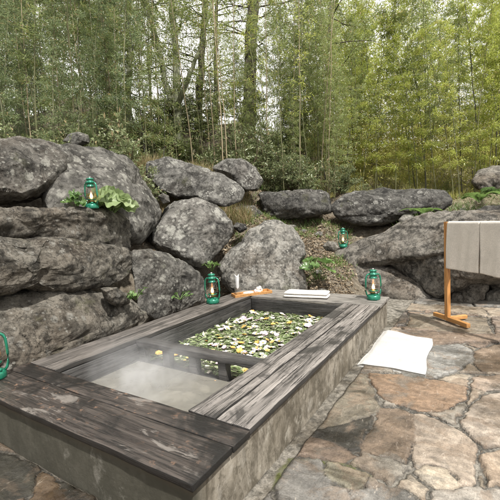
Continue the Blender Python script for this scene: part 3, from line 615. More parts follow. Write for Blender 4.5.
# dark wet stain between the tub and the brown slab, moss in one joint
wc = px([(340, 436)])[0]; wd = np.exp(-(((P-np.array(wc))@np.array([.85, .5]))/.30)**2-(((P-np.array(wc))@np.array([-.5, .85]))/.17)**2)*np.clip(.6+fbm(P3*9, 3, 70), 0, 1)
colr = colr*(1+.25*fbm(P3*3.3+ID[:, None]*.37, 4, 62, .6))[:, None]; C = colr
mossl = px([(276, 486), (280, 470), (290, 458), (320, 460), (350, 464), (368, 475), (372, 482)]); md = np.full(len(P), 9.)
for a, b in zip(mossl, mossl[1:]): md = np.minimum(md, pdist(P, [a, b]))
ms = np.clip((.020-md)/.010, 0, 1)*np.clip(1.2+2*fbm(P3*14, 3, 90), 0, 1)
rel = .012*sb+sb*(hgt[idc]+(P[:, 0]*tilt[idc, 0]+(P[:, 1]-1)*tilt[idc, 1])*.25)
lay = fbm(np.c_[P[:, 0]*3+P[:, 1]*1.5, P[:, 1]*6, ID*.7], 4, 50); step = np.floor(lay*6)/6*.75+lay*.25
rel = rel+sb*(.016*step+.004*fbm(P3*24, 4, 55, .6))+(1-sb)*(.004*fbm(P3*12, 4, 56)+.0015*vn(P3*70, 57))
rel = rel+ms*.004
Z = -.012+rel
Z = np.where((P[:, 0] < -.03) & (P[:, 0] > -1.63) & (P[:, 1] > .04) & (P[:, 1] < 2.92), -.63, Z)
PAVZ = Z.reshape(len(ax), len(ay)).copy()
Fg = grid_faces(len(ax), len(ay))
cen = P[Fg].mean(1); keep = ~((cen[:, 0] < -.035) & (cen[:, 0] > -1.62) & (cen[:, 1] > .045) & (cen[:, 1] < 2.91)) & inside(cen, [(-2.2, -6), (-2.2, 3.0), (-1.9, 3.25), (-.95, 3.55), (-.4, 4.25), (6, 4.6), (6, -6)])
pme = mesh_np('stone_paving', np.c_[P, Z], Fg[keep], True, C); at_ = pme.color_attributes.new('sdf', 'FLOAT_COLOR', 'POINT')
wet_shade = np.clip(1-.8*wd*1.2-.45*np.clip(blot*3-.5, 0, 1), 0, 1); wet_shade = np.where((P[:, 1] < .1) & (P[:, 0] < .1), wet_shade*.35, wet_shade); sm_ = np.clip(S/.1+.5, 0, 1)  # wet stains, plus shade put into the paving colour before the tub front
at_.data.foreach_set('color', np.c_[sm_, ms, wet_shade, sm_*0+1].astype(np.float32).ravel())
pv = link('stone_paving', pme, M['paving']); pv['kind'] = 'structure'

# ---------------------------------------------------------------- the bath tub
TW, TL, TH = 1.662, 2.956, .263; A_, B_, C_, D_ = .349, .329, .285, .395; PT = .028; OV = .022
tub = empty('bath_tub', (0, 0, 0)); tag(tub, 'long sunken stone soaking tub edged with weathered grey planks', 'bath')
def walls():
    acc = Acc()
    def slab(o, e1, e2, n, n1, n2, amp=.004):      # displaced rectangular sheet with outward normal n
        i, j = np.meshgrid(np.linspace(0, 1, n1), np.linspace(0, 1, n2), indexing='ij'); V = np.array(o)+i.ravel()[:, None]*np.array(e1)+j.ravel()[:, None]*np.array(e2)
        ed = np.minimum(np.minimum(i, 1-i), np.minimum(j, 1-j)).ravel(); V = V+np.array(n)*(amp*fbm(V*7, 4, 3)*np.clip(ed*12, 0, 1))[:, None]; acc.add(V, grid_faces(n1, n2))
    x0, x1, y0, y1, t = -TW+OV, -OV, OV, TL-OV, TH-PT
    slab((x0, y0, -.7), (x1-x0, 0, 0), (0, 0, t+.7), (0, -1, 0), 160, 60); slab((x1, y0, -.7), (0, y1-y0, 0), (0, 0, t+.7), (1, 0, 0), 260, 60)
    slab((x1, y1, -.7), (x0-x1, 0, 0), (0, 0, t+.7), (0, 1, 0), 60, 20); slab((x0, y1, -.7), (0, y0-y1, 0), (0, 0, t+.7), (-1, 0, 0), 60, 20)
    ix0, ix1, iy0, iy1 = -TW+C_-.03, -B_+.03, A_-.03, TL-D_+.03
    for (a, b, c, d) in ((x0, x1, y0, iy0), (x0, x1, iy1, y1), (x0, ix0, iy0, iy1), (ix1, x1, iy0, iy1)): slab((a, c, t-.001), (b-a, 0, 0), (0, d-c, 0), (0, 0, 1), 12, 12, 0)
    slab((ix0, iy0, -.5), (0, iy1-iy0, 0), (0, 0, t+.5), (1, 0, 0), 10, 10, 0); slab((ix1, iy0, -.5), (0, iy1-iy0, 0), (0, 0, t+.5), (-1, 0, 0), 10, 10, 0)
    slab((ix0, iy0, -.5), (ix1-ix0, 0, 0), (0, 0, t+.5), (0, 1, 0), 10, 10, 0); slab((ix0, iy1, -.5), (ix1-ix0, 0, 0), (0, 0, t+.5), (0, -1, 0), 10, 10, 0)
    slab((ix0, iy0, -.10), (ix1-ix0, 0, 0), (0, iy1-iy0, 0), (0, 0, 1), 40, 40, .01)
    return acc.mesh('tub_wall')
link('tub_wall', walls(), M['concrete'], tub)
G_ = .003
def plank(x0, x1, y0, y1, mat, seed, dz=0.): return board('cap_plank', x0, x1, y0, y1, TH-PT+dz, TH+dz, mat, tub, .004, .05, .0022, seed)
p1 = plank(-TW-.02, 0.0, 0, .2235, M['wood_near'], 1); p1['label'] = 'wide dark brown front plank with peeling pale and rusty patches'
plank(-TW-.02, .002, .2300, A_, M['wood_near'], 2, -.002)
for k, (a, b) in enumerate([(-B_, -.2415), (-.2350, -.1795), (-.1720, -.0890), (-.0860, 0)]): plank(a, b, A_+.003, TL-D_-.003, M['wood_side'], 10+k, .001*(k % 2))
for k, (a, b) in enumerate([(-TW, -TW+.148), (-TW+.154, -TW+C_)]): plank(a, b, A_+.003, TL-D_-.003, M['wood_left'], 20+k, .001*(k % 2))
plank(-TW, 0, TL-D_, TL-.207, M['wood_far'], 30); plank(-TW, 0, TL-.204, TL, M['wood_far'], 31, .001)
# inner lining planks (children), stopping just under the caps
def lin(x0, x1, y0, y1, s): board('lining_board', x0, x1, y0, y1, -.42, TH-PT-.002, M['wood_wet'] if abs(x1-x0) > abs(y1-y0) else M['wood_wet_y'], tub, .004, .12, .002, s)
M['wood_wet_y'] = wood_mat('wood_wet_y', 1, (.012, .012, .012), (.030, .029, .029), (.075, .072, .070), .5, .12, 0, .45)
lin(-TW+C_-.028, -TW+C_+.003, A_, TL-D_, 41); lin(-B_-.003, -B_+.028, A_, TL-D_, 42); lin(-TW+C_+.005, -B_-.005, A_-.028, A_+.002, 43); lin(-TW+C_+.005, -B_-.005, TL-D_-.002, TL-D_+.028, 44)
# divider: a rail with posts and four openings
yd = 1.002; dx0, dx1 = -TW+C_+.006, -B_-.006
dv = empty('divider', (0, 0, 0)); dv.parent = tub
board('top_rail', dx0, dx1, yd-.045, yd+.045, TH-.048, TH-.006, M['wood_div'], dv, .006, .05, .003, 51)
pw = .062; n_op = 4; gap = (dx1-dx0-pw*5)/4
for k in range(5):
    a = dx0+k*(gap+pw); board('divider_post', a, a+pw, yd-.028, yd+.028, .086, TH-.0485, M['wood_div'], dv, .004, .05, .002, 60+k)
board('bottom_rail', dx0, dx1, yd-.035, yd+.035, -.09, .0855, M['wood_wet'], dv, .004, .06, .002, 52)
WZ = .100
def water_sheet(name, x0, x1, y0, y1, mat, label):
    i, j = np.meshgrid(np.linspace(x0, x1, 30), np.linspace(y0, y1, 40), indexing='ij'); V = np.c_[i.ravel(), j.ravel(), np.full(i.size, WZ)]
    o = link(name, mesh_np(name, V, grid_faces(30, 40)), mat); o['kind'] = 'structure'; o['label'] = label
water_sheet('bath_water', dx0-.002, dx1+.002, A_+.0035, yd-.037, M['water_near'], 'cloudy steaming water in the near bay of the tub')
water_sheet('bath_water', dx0-.002, dx1+.002, yd+.037, TL-D_-.0035, M['water_far'], 'water under the petals in the far bay of the tub')
# pale stones lying on the bottom of the near bay
def blob(name, r, seed, mat, lvl=4, flat=(1, 1, 1), amp=.12):
    V, F = ICO[lvl]; d = 1+amp*fbm(V*1.3+seed*5, 3, seed); V2 = V*d[:, None]*np.array(flat)*r; return mesh_np(name, V2, F)
pb = [link('pebble', blob('pebble', 1, s, None, 4, (1, .62, .38), .5), M['pebble']) for s in (1, 2, 3)]
rp = np.random.default_rng(5); pk = 0
for (u, v, r) in [(146, 388, .085), (166, 400, .12), (185, 396, .075), (128, 399, .075), (110, 385, .06), (175, 384, .06), (195, 385, .08), (205, 372, .09), (150, 372, .07), (90, 378, .07), (225, 373, .07), (130, 378, .05), (205, 392, .055), (190, 372, .05)]:
    p_ = at_z(u, v, .02); src = pb[pk % 3]; o = src if pk < 3 else src.copy()
    if pk >= 3: COL.objects.link(o)
    o.location = (p_[0], p_[1], .035+rp.uniform(-.03, .02)); o.scale = (r*.85, r*.85, r*.75); o.rotation_euler = (0, 0, rp.uniform(0, 3)); pk += 1
    tag(o, 'pale smooth stone lying under the cloudy water of the near bay', 'pebble', 'pale stones on the bottom of the bath')

# floating flowers and leaves
def flower_mesh(name, npet, r, w, cup):
    acc = Acc()
    for k in range(npet):
        t = 2*math.pi*k/npet+.1*math.sin(k*3); c, s = math.cos(t), math.sin(t); prof = [(0.06, .3), (.35, .9), (.7, 1), (.95, .5)]; V = []
        for q, ww in prof:
            for sg in (-1, 0, 1): V.append(((r*q)*c-sg*w*ww*s, (r*q)*s+sg*w*ww*c, cup*q*q*r+(.12*w*abs(sg)) + .002*(k % 2)))
        V.append((r*c, r*s, cup*r*.9)); V = np.array(V); Q = [[3*a+b, 3*a+b+1, 3*a+b+4, 3*a+b+3] for a in range(3) for b in range(2)]; acc.add(V, np.array(Q), np.array([[9, 10, 12], [10, 11, 12]]))
    return acc.mesh(name)
fl = {}
for key, mt, npet, r, w, cup in (('white', 'petal_white', 9, .026, .0075, .25), ('white2', 'petal_white', 5, .024, .013, .35), ('yellow', 'petal_yellow', 8, .021, .007, .3), ('orange', 'petal_orange', 10, .024, .006, .3), ('lilac', 'petal_lilac', 5, .030, .014, .3)):
    o = link('floating_flower', flower_mesh('flower_petals', npet, r, w, cup), M[mt]); bm = bmesh.new(); add_lathe(bm, [(0, .002), (.006, .002), (.005, .007), (0, .009)], 10)
    link('flower_centre', from_bm('flower_centre', bm), M['stamen'] if key != 'lilac' else M['petal_white'], o); fl[key] = o; reg(o)
LAB = {'white': ('white daisy like flower floating among green leaves in the far bay', 'white flowers floating in the bath'), 'yellow': ('small yellow flower floating among green leaves in the far bay', 'yellow flowers floating in the bath'),
       'orange': ('small orange flower floating among green leaves in the far bay', 'orange flowers floating in the bath'), 'lilac': ('pale pink petalled flower floating among green leaves in the far bay', 'pale pink flowers floating in the bath')}
LAB['white2'] = ('white round petalled blossom floating among green leaves in the far bay', 'white blossoms floating in the bath')
fx0, fx1, fy0, fy1 = dx0+.03, dx1-.03, yd+.06, TL-D_-.03; first = set(); placed = []
rf = np.random.default_rng(21)
while len(placed) < 185:
    x = rf.uniform(fx0, fx1); y = rf.uniform(fy0, fy1)
    dens = .55+.5*math.sin(x*7+1)*math.sin(y*5) + .25*(x+1.3)
    if rf.random() > dens or any((x-a)**2+(y-b)**2 < .026**2 for a, b in placed): continue
    placed.append((x, y)); key = rf.choice(['white', 'white2', 'yellow', 'orange', 'lilac'], p=[.22, .34, .14, .11, .19]); src = fl[key]
    if key in first: o = copy_tree(src)
    else: first.add(key); o = src
    o.location = (x, y, WZ+.006+rf.uniform(0, .006)); o.rotation_euler = (rf.normal(0, .25), rf.normal(0, .25), rf.uniform(0, 6.3)); s_ = rf.uniform(.6, 1.45); o.scale = (s_, s_, s_)
    tag(o, LAB[key][0], 'flower', LAB[key][1])
nl = 3200; PL = np.c_[rf.uniform(fx0-.02, fx1+.02, nl), rf.uniform(fy0-.02, fy1+.02, nl), WZ+.002+rf.uniform(0, .006, nl)]
DL = np.c_[rf.normal(size=(nl, 2)), rf.normal(0, .12, nl)]; V, Q, Cc = leaves(PL, DL, rf.uniform(.03, .075, nl), rf.uniform(.014, .030, nl), rf, up=np.array([0, 0, 1.]), jit=.25); V[:, 2] = np.maximum(V[:, 2], WZ+.0015)
o = link('floating_leaves', mesh_np('floating_leaves', V, Q, False, Cc), M['leaf_float']); tag(o, 'green leaves and herbs covering the water of the far bay', 'leaves', kind='stuff')

# steam over the near bay
def steam():
    t = NT('steam'); t.t.nodes.remove(t.b); v = t.n('ShaderNodeVolumePrincipled'); o = t.coord('Object'); n = t.noise(o, 4.5, 4, .6, .6)
    g_ = t.n('ShaderNodeSeparateXYZ'); t.l(o, 0, g_, 0); mr = t.n('ShaderNodeMapRange'); t.l(g_, 'Z', mr, 0); mr.inputs[1].default_value = 0; lx = t.n('ShaderNodeMapRange'); t.l(g_, 'X', lx, 0); lx.inputs[1].default_value = -.35; lx.inputs[2].default_value = .25; lx.inputs[3].default_value = 1; lx.inputs[4].default_value = .12
    mr.inputs[2].default_value = .32; mr.inputs[3].default_value = 1; mr.inputs[4].default_value = 0
    ln = t.n('ShaderNodeVectorMath', operation='LENGTH'); mp = t.coord('Object', (1.55, 2.2, 1)); t.l(mp, 0, ln, 0); ed = t.n('ShaderNodeMapRange'); t.l(ln, 'Value', ed, 0); ed.inputs[1].default_value = .35; ed.inputs[2].default_value = .8; ed.inputs[3].default_value = 1; ed.inputs[4].default_value = 0
    d = t.math('MULTIPLY', (t.ramp(n, 0, [(.38, 0.), (.7, 1.)]), 0), (mr, 0)); d = t.math('MULTIPLY', (d, 0), (ed, 0)); d = t.math('MULTIPLY', (d, 0), (lx, 0)); d = t.math('MULTIPLY', (d, 0), 8.0)
    t.l(d, 0, v, 'Density'); v.inputs['Color'].default_value = (.93, .94, .96, 1); t.l(v, 0, t.out, 'Volume'); return t.m
bm = bmesh.new(); box_bm(bm, -.51, .51, -.31, .31, 0, .33); so = link('steam', from_bm('steam', bm, False), steam(), None, (-.853, .672, WZ+.006)); tag(so, 'thin steam drifting above the near bay of the tub', 'steam', kind='stuff')

# ---------------------------------------------------------------- hurricane lanterns
def make_lantern():
    r = empty('oil_lantern')
    def L(name, prof, mat, n=28): bm = bmesh.new(); add_lathe(bm, prof, n); return link(name, from_bm(name, bm), M[mat], r)
    L('fuel_tank', [(0, 0), (.058, 0), (.062, .003), (.064, .012), (.062, .030), (.058, .040), (.046, .048), (.030, .052), (.024, .060), (0, .060)], 'enamel')
    L('burner', [(.026, .060), (.034, .066), (.035, .080), (.030, .086), (.016, .094), (.010, .098), (0, .098)], 'brass')
    L('globe_plate', [(.040, .083), (.046, .085), (.046, .089), (.030, .091)], 'enamel')
    L('glass_globe', [(.031, .091), (.040, .105), (.046, .125), (.047, .145), (.042, .170), (.034, .192), (.029, .204)], 'glass_lamp')
    ch = L('chimney', [(.030, .203), (.040, .205), (.041, .210), (.034, .214), (.032, .236), (.044, .240), (.046, .246), (.040, .252), (.030, .258), (.030, .270), (.037, .273), (.036, .280), (.020, .288), (0, .290)], 'enamel')
    bm = bmesh.new(); add_lathe(bm, [(.012, .288), (.013, .294), (.006, .300), (0, .300)], 12); link('chimney_cap', from_bm('chimney_cap', bm), M['wire'], ch)
    f = L('flame', [(0, .097), (.008, .100), (.0135, .112), (.012, .126), (.006, .142), (0, .154)], 'flame', 14)
    for s in (-1, 1):
        a = Acc(); t = np.linspace(0, 1, 15)
        pts = [(s*.052, 0, .036), (s*.066, 0, .052), (s*.074, 0, .080), (s*.075, 0, .130), (s*.073, 0, .180), (s*.070, 0, .214), (s*.062, 0, .234), (s*.050, 0, .243), (s*.038, 0, .244)]
        a.tube(pts, [.0075]*9, 10); link('side_tube', a.mesh('side_tube'), M['enamel'], r)
    a = Acc()
    for zz, rr in ((.112, .050), (.150, .052)):
        th = np.linspace(0, 2*math.pi, 29); a.tube(np.c_[rr*np.cos(th), rr*np.sin(th), np.full(29, zz)], [.0013]*29, 5)
    for s in (-1, 1): a.tube([(s*.036, .028, .088), (s*.040, .034, .13), (s*.030, .022, .2)], [.0013]*3, 5)
    link('globe_guard', a.mesh('globe_guard'), M['wire'], r)
    a = Acc(); th = np.linspace(math.radians(-8), math.radians(188), 26); a.tube(np.c_[.078*np.cos(th), .020+.070*np.sin(th), .215+.030*np.sin(th)], [.0018]*26, 6); link('bail_handle', a.mesh('bail_handle'), M['wire'], r)
    bm = bmesh.new(); add_lathe(bm, [(0, .040), (.012, .040), (.012, .058), (.008, .061), (0, .061)], 14, .034, -.030); link('filler_cap', from_bm('filler_cap', bm), M['enamel'], r)
    a = Acc(); a.tube([(.0, -.030, .073), (.0, -.055, .073)], [.0018]*2, 6); a.tube([(.0, -.055, .073), (.0, -.060, .073)], [.010]*2, 12); link('wick_knob', a.mesh('wick_knob'), M['wire'], r)
    return r
lan = make_lantern(); reg(lan); view = YAW
def ray_hit(key, u, v):
    d = Vector(ray(u, v)).normalized(); h = ROCKS[key].ray_cast(Vector(CAM), d); return h[0]
lan_spots = []
p_ = at_z(374, 296, TH); lan_spots.append(((-.115, 2.80, TH+.001), view+.1, 1.02, 'green hurricane lantern on the far right corner of the tub'))
p_ = at_z(213, 303, TH); lan_spots.append(((-1.565, 2.13, TH+.002), view-.3, 1.06, 'green hurricane lantern on the left tub plank next to the wooden tray'))
lan_spots.append(((-1.595, .115, TH+.001), view+.5, 1.05, 'green hurricane lantern cut off by the left edge on the near tub corner'))
def on_rock(keys, u, v, back=.0):
    d = Vector(ray(u, v)).normalized(); best = None
    for k in keys:
        h = ROCKS[k].ray_cast(Vector(CAM), d)
        if h[0] is not None and (best is None or h[3] < best[3]): best = h
    if best is None: return None
    q = best[0]+Vector((Fv[0], Fv[1], 0))*back
    z = -9
    for k in keys:
        h = ROCKS[k].ray_cast(Vector((q.x, q.y, 4)), Vector((0, 0, -1)))
        if h[0] is not None and h[0].z > z and h[0].z < best[0].z+.15: z = h[0].z
    return (q.x, q.y, z if z > -9 else best[0].z)
q = on_rock(['C'], 88, 212, .10); q = q or tuple(at_d(88, 208, 3.4)); print('LANT C', q); lan_spots.append(((q[0], q[1], q[2]-.004), view-.4, .98, 'green hurricane lantern on the rock ledge beside pale green leaves'))
q = None
for v_ in range(262, 236, -1):
    h_ = ray_hit('N', 343, v_) or ray_hit('O', 343, v_)
    if h_ is not None and v_ >= 246: q = h_
q = q or Vector(at_d(343, 246, 5.4)); q = (q.x-Fv[0]*.02, q.y-Fv[1]*.02, q.z); lan_spots.append(((q[0], q[1], q[2]-.004), view+.2, 1.0, 'small looking green hurricane lantern perched on the slope of the huge boulder'))
for k, (loc, rz, s_, lb) in enumerate(lan_spots):
    o = lan if k == 0 else copy_tree(lan); o.location = loc; o.rotation_euler = (0, 0, rz); o.scale = (s_, s_, s_); tag(o, lb, 'lantern', 'green oil lanterns around the bath')

# ---------------------------------------------------------------- tray and its things
tr_a = at_z(231, 297, TH); tr_b = at_z(269, 292, TH); c0 = (tr_a+tr_b)/2; ang = math.atan2(tr_b[1]-tr_a[1], tr_b[0]-tr_a[0]); TLn = .44
tray = empty('wooden_tray', (c0[0]+.02, c0[1]+.0, TH+.002), ang); tag(tray, 'narrow honey coloured wooden tray on the far left corner of the tub', 'tray')
board('tray_base', -TLn/2, TLn/2, -.07, .07, 0, .010, M['oak_x'], tray, .002, .05, .0004, 71)
for y0, y1, hh in ((-.07, -.062, .030), (.062, .07, .030)): board('tray_side', -TLn/2, TLn/2, y0, y1, .0105, hh, M['oak_x'], tray, .002, .05, .0004, 72)
for x0 in (-TLn/2, TLn/2-.008): board('tray_side', x0, x0+.008, -.0615, .0615, .0105, .030, M['oak_x'], tray, .002, .05, .0004, 73)
TZ = TH+.0125; ca, sa_ = math.cos(ang), math.sin(ang)
def ont(x, y): return (tray.location.x+x*ca-y*sa_, tray.location.y+x*sa_+y*ca, TZ)
ca_ = empty('glass_carafe', ont(-.165, 0)); tag(ca_, 'tall clear glass vase at the left end of the wooden tray', 'vase')
bm = bmesh.new(); add_lathe(bm, [(0, .0), (.036, .0), (.037, .004), (.037, .225), (.0345, .225), (.0345, .008), (0, .008)], 28); link('glass_wall', from_bm('glass_wall', bm), M['glass'], ca_)
i, j = np.meshgrid(np.linspace(-.9, .9, 14), np.linspace(0, 1, 14), indexing='ij')
Vp = np.c_[(.028*np.sin(i)*(1-.35*j)).ravel(), (-.028*np.cos(i)*(.3+.7*(1-j))).ravel(), (.228-.15*j-.01*np.cos(i*3)).ravel()]
o = link('paper_scroll', mesh_np('paper_scroll', Vp, grid_faces(14, 14)), M['porcelain'], None, ont(-.165, 0)); o.rotation_euler = (0, 0, YAW); sm = o.modifiers.new('s', 'SOLIDIFY'); sm.thickness = .0015; tag(o, 'curled white paper standing inside the tall glass vase', 'paper')
o = link('white_soap', blob('white_soap', 1, 9, None, 4, (.065, .038, .014), .05), M['soap'], None, (ont(-.04, 0)[0], ont(-.04, 0)[1], TZ+.014)); o.rotation_euler = (0, 0, ang); tag(o, 'flat cream soap bar in the middle of the wooden tray', 'soap')
rk = np.random.default_rng(8)
for k in range(7):
    o = link('bath_salt_rock', blob('bath_salt_rock', 1, 30+k, None, 3, tuple(rk.uniform(.018, .032, 3)), .25), M['salt' if k % 2 else 'soap']); q = ont(.085+rk.uniform(-.045, .05), rk.uniform(-.03, .03)); o.location = (q[0], q[1], TZ+.022+(.030 if k > 4 else 0)); tag(o, 'pinkish white lump of bath salt piled at the right of the tray', 'bath salt', 'bath salt lumps on the tray')

# ---------------------------------------------------------------- folded towel on the far plank
def folded(name, L_, W_, H_, layers, mat, seed):
    acc = Acc(); hh = H_/layers
    for k in range(layers):
        n1, n2 = 40, 24; th = np.linspace(0, 2*math.pi, n2, endpoint=False); c, s = np.cos(th), np.sin(th)
        e = .35; cx = np.sign(c)*np.abs(c)**e*W_/2; cz = np.sign(s)*np.abs(s)**.8*hh/2
        xs = np.linspace(-1, 1, n1); ex = np.clip((1-np.abs(xs))*16, 0, 1)**.5
        V = np.stack([np.repeat(xs*L_/2*(1-.01*k), n2), np.tile(cx, n1)*(1-.02*k)+.004*math.sin(k*2), np.tile(cz, n1)*np.repeat(.25+.75*ex, n2)+hh*(k+.5)], 1)
        V += np.stack([fbm(V*9+seed+k, 3, seed), fbm(V*9+50+seed, 3, seed+1), fbm(V*7+90+seed, 3, seed+2)*.8], 1)*.006; V[:, 2] = np.maximum(V[:, 2], 0)
        i, j = np.meshgrid(np.arange(n1-1), np.arange(n2), indexing='ij'); Q = np.stack([i*n2+j, (i+1)*n2+j, (i+1)*n2+(j+1) % n2, i*n2+(j+1) % n2], -1).reshape(-1, 4)
        c0, c1 = len(V), len(V)+1; V = np.vstack([V, V[:n2].mean(0), V[-n2:].mean(0)]); kk = np.arange(n2)
        acc.add(V, Q, np.vstack([np.c_[np.full(n2, c0), kk, (kk+1) % n2], np.c_[np.full(n2, c1), (n1-1)*n2+(kk+1) % n2, (n1-1)*n2+kk]]))
    return acc.mesh(name)
ta, tb = at_z(284, 297, TH), at_z(329, 299, TH); tc_ = (ta+tb)/2
o = link('folded_towel', folded('folded_towel', .46, .17, .060, 2, None, 5), M['white_cloth'], None, (tc_[0]-.01, tc_[1]+.05, TH+.002)); o.rotation_euler = (0, 0, math.atan2(tb[1]-ta[1], tb[0]-ta[0])+.03); tag(o, 'white towel folded flat on the far end planks of the tub', 'towel')

# ---------------------------------------------------------------- bath mat on the paving
cs = [np.array(c) for c in ((.0, 2.66), (.43, 2.55), (.455, 1.80), (.01, 1.80))]
i, j = np.meshgrid(np.linspace(0, 1, 90), np.linspace(0, 1, 130), indexing='ij'); a, b = i.ravel()[:, None], j.ravel()[:, None]
Pm = (cs[3]*(1-a)+cs[2]*a)*(1-b)+(cs[0]*(1-a)+cs[1]*a)*b; Pm = Pm+np.c_[.010*np.sin(b*9+1)[:, 0]*(2*a[:, 0]-1), .008*np.sin(a*8)[:, 0]*(2*b[:, 0]-1)]
Pm[:, 0] = np.maximum(Pm[:, 0], .004)
HG = PAVZ.copy(); HG[HG < -.1] = -.01; kx_ = np.clip(((Pm[:, 0]-ax[0])/.0085).astype(int), 0, len(ax)-1); ky_ = np.clip(((Pm[:, 1]-ay[0])/.0085).astype(int), 0, len(ay)-1)
HB = HG.copy()
for _ in range(4):
    for dx_, dy_ in ((1, 0), (-1, 0), (0, 1), (0, -1)): HB = np.maximum(HB, np.roll(HB, (dx_, dy_), (0, 1)))
for _ in range(8): HB = (HB*2+np.roll(HB, 1, 0)+np.roll(HB, -1, 0)+np.roll(HB, 1, 1)+np.roll(HB, -1, 1))/6
mz = HB[kx_, ky_]
edge = np.minimum(np.minimum(a, 1-a), np.minimum(b, 1-b))[:, 0]; Zm = mz+.0045+.003*np.abs(fbm(np.c_[Pm, Pm[:, :1]*0]*7, 4, 9))+.004*np.clip(ridge(np.c_[Pm[:, 0]*2.2, Pm[:, 1]*1.1, Pm[:, 0]*0]*2.2, 2, 4)-.55, 0, 1)*np.clip(edge*14, 0, 1)
Vt = np.c_[Pm, Zm+.001]; Vb = np.c_[Pm, Zm*0-.016]; n1, n2 = 90, 130; Ft = grid_faces(n1, n2); per = list(range(0, n2))+[k*n2+n2-1 for k in range(1, n1)]+[(n1-1)*n2+k for k in range(n2-2, -1, -1)]+[k*n2 for k in range(n1-2, 0, -1)]
per = np.array(per); nx_ = np.roll(per, -1); N0 = len(Vt)
o = link('bath_mat', mesh_np('bath_mat', np.vstack([Vt, Vb]), np.vstack([Ft, Ft[:, ::-1]+N0, np.c_[per, per+N0, nx_+N0, nx_]])), M['mat_cloth']); tag(o, 'white cotton bath mat spread on the flagstones beside the tub', 'bath mat')

# ---------------------------------------------------------------- towel rack with two towels
base = np.array([.49, 3.225]); topq = np.array(at_d(487, 224, 3.12)[:2]); dirn = topq-base; rl = np.linalg.norm(dirn); ra = math.atan2(dirn[1], dirn[0]); print('RACK dir', dirn, math.degrees(ra))
rack = empty('towel_rack', (base[0], base[1], .006), ra); tag(rack, 'honey coloured wooden towel rack standing on the flagstones', 'towel rack')
RH, RLEN = .972, .86
for x in (0, RLEN):
    board('post', x-.022, x+.022, -.018, .018, .0, RH-.0, M['oak'], rack, .003, .1, .0006, 81+int(x*9))
    for a, b in ((x-.19, x-.0225), (x+.0225, x+.27)): board('foot', a, b, -.020, .020, 0, .040, M['oak_h'], rack, .003, .1, .0006, 83+int(a*9))
    board('foot', x-.018, x+.018, .0205, .21, 0, .036, M['oak_x'], rack, .003, .1, .0006, 93+int(x*9))
board('top_rail', .0225, RLEN-.0225, -.014, .014, RH-.05, RH-.015, M['oak_h'], rack, .003, .1, .0006, 85)
def hang(name, x0, x1, front, back, seed, label):
    n1, n2 = 36, 90; zt = RH-.013; r_ = .019
    s = np.linspace(-back, front, n2); i, jj = np.meshgrid(np.linspace(0, 1, n1), s, indexing='ij'); a_, s_ = i.ravel(), jj.ravel(); hw = r_*math.pi/2
    th = np.clip(s_/hw, -1, 1)*math.pi/2; y = -r_*np.sin(th); z = zt+r_*np.cos(th)-r_*.3; dn = np.maximum(np.abs(s_)-hw, 0); z = z-dn; 
    spread = np.where(s_ > 0, -1, 1)*np.minimum(dn*.03, .012); fold = (.010*np.sin(a_*8+seed+dn*2)+.009*np.sin(a_*3.6+seed*2)+.004*np.sin(a_*21+seed*3+dn*5))*np.clip(dn*4, 0, 1); y = y+spread+fold*np.where(s_ > 0, -1, 1)*.8
    x = x0+(x1-x0)*a_+.004*np.sin(dn*9+seed)*(a_-.5)*2
    z = z-.006*np.sin(a_*3)*np.clip(dn*2, 0, 1)
    o = link(name, mesh_np(name, np.c_[x, y, z], grid_faces(n1, n2)), M['linen'], None); m_ = o.modifiers.new('s', 'SOLIDIFY'); m_.thickness = .011; m_.offset = 0
    o.location = rack.location; o.rotation_euler = (0, 0, ra); tag(o, label, 'towel', 'beige towels hanging on the rack'); return o
hang('hanging_towel', .036, .415, .455, .42, 1., 'beige linen towel hanging nearest the post of the wooden rack')
hang('hanging_towel', .427, .80, .455, .42, 2.6, 'beige linen towel hanging at the right, cut by the frame edge')

# ---------------------------------------------------------------- plants
def gz(x, y): return float(terr([[x, y]])[0])
def broad_leaf(r, seed, ruff=.15, lobes=0):
    n1, n2 = 10, 48; rr = np.linspace(0, 1, n1); th = np.linspace(-math.pi*.93, math.pi*.93, n2); i, j = np.meshgrid(rr, th, indexing='ij'); q, t = i.ravel(), j.ravel()
    R_ = r*q*(1+.12*np.cos(t*5+seed)*lobes); x = R_*np.cos(t)+r*.1; y = R_*np.sin(t)*.85; z = ruff*r*q**2*np.sin(t*7+seed)+.25*r*q*q-.1*r*(np.cos(t)*q); return np.c_[x, y, z], grid_faces(n1, n2)
def clump(name, n, r, spread, seed, mat, label, loc, ruff=.18, h=.12, tilt=.6, group=None):
    rg = np.random.default_rng(seed); root = empty(name, loc); tag(root, label, 'plant', group); st = Acc()
    for k in range(n):
        a = rg.uniform(0, 6.28); d = spread*math.sqrt(rg.random()); hh = h*rg.uniform(.4, 1); V, Q = broad_leaf(r*rg.uniform(.7, 1.15), rg.uniform(0, 6), ruff, 1); V = V+np.c_[V[:, :2]*0, .05*r*fbm(V/r*3+k, 3, k)]
        m_ = Matrix.Rotation(a, 3, 'Z')@Matrix.Rotation(rg.uniform(-.1, tilt), 3, 'Y')@Matrix.Rotation(rg.normal(0, .25), 3, 'X'); V = V@np.array(m_).T+np.array([math.cos(a)*d, math.sin(a)*d, hh])
        c = rg.random(); C_l = np.tile([c, 1, 0], (len(V), 1)); st.tube([(0, 0, 0), (math.cos(a)*d*.6, math.sin(a)*d*.6, hh*.7), (math.cos(a)*d, math.sin(a)*d, hh)], [.003]*3, 5)
        link('leaf', mesh_np('leaf', V, Q, True, C_l), M[mat], root)
    link('stalks', st.mesh('stalks'), M['leaf_broad_stalk'], root); return root
M['leaf_broad_stalk'] = simple('stalk', (.12, .2, .06), .6)
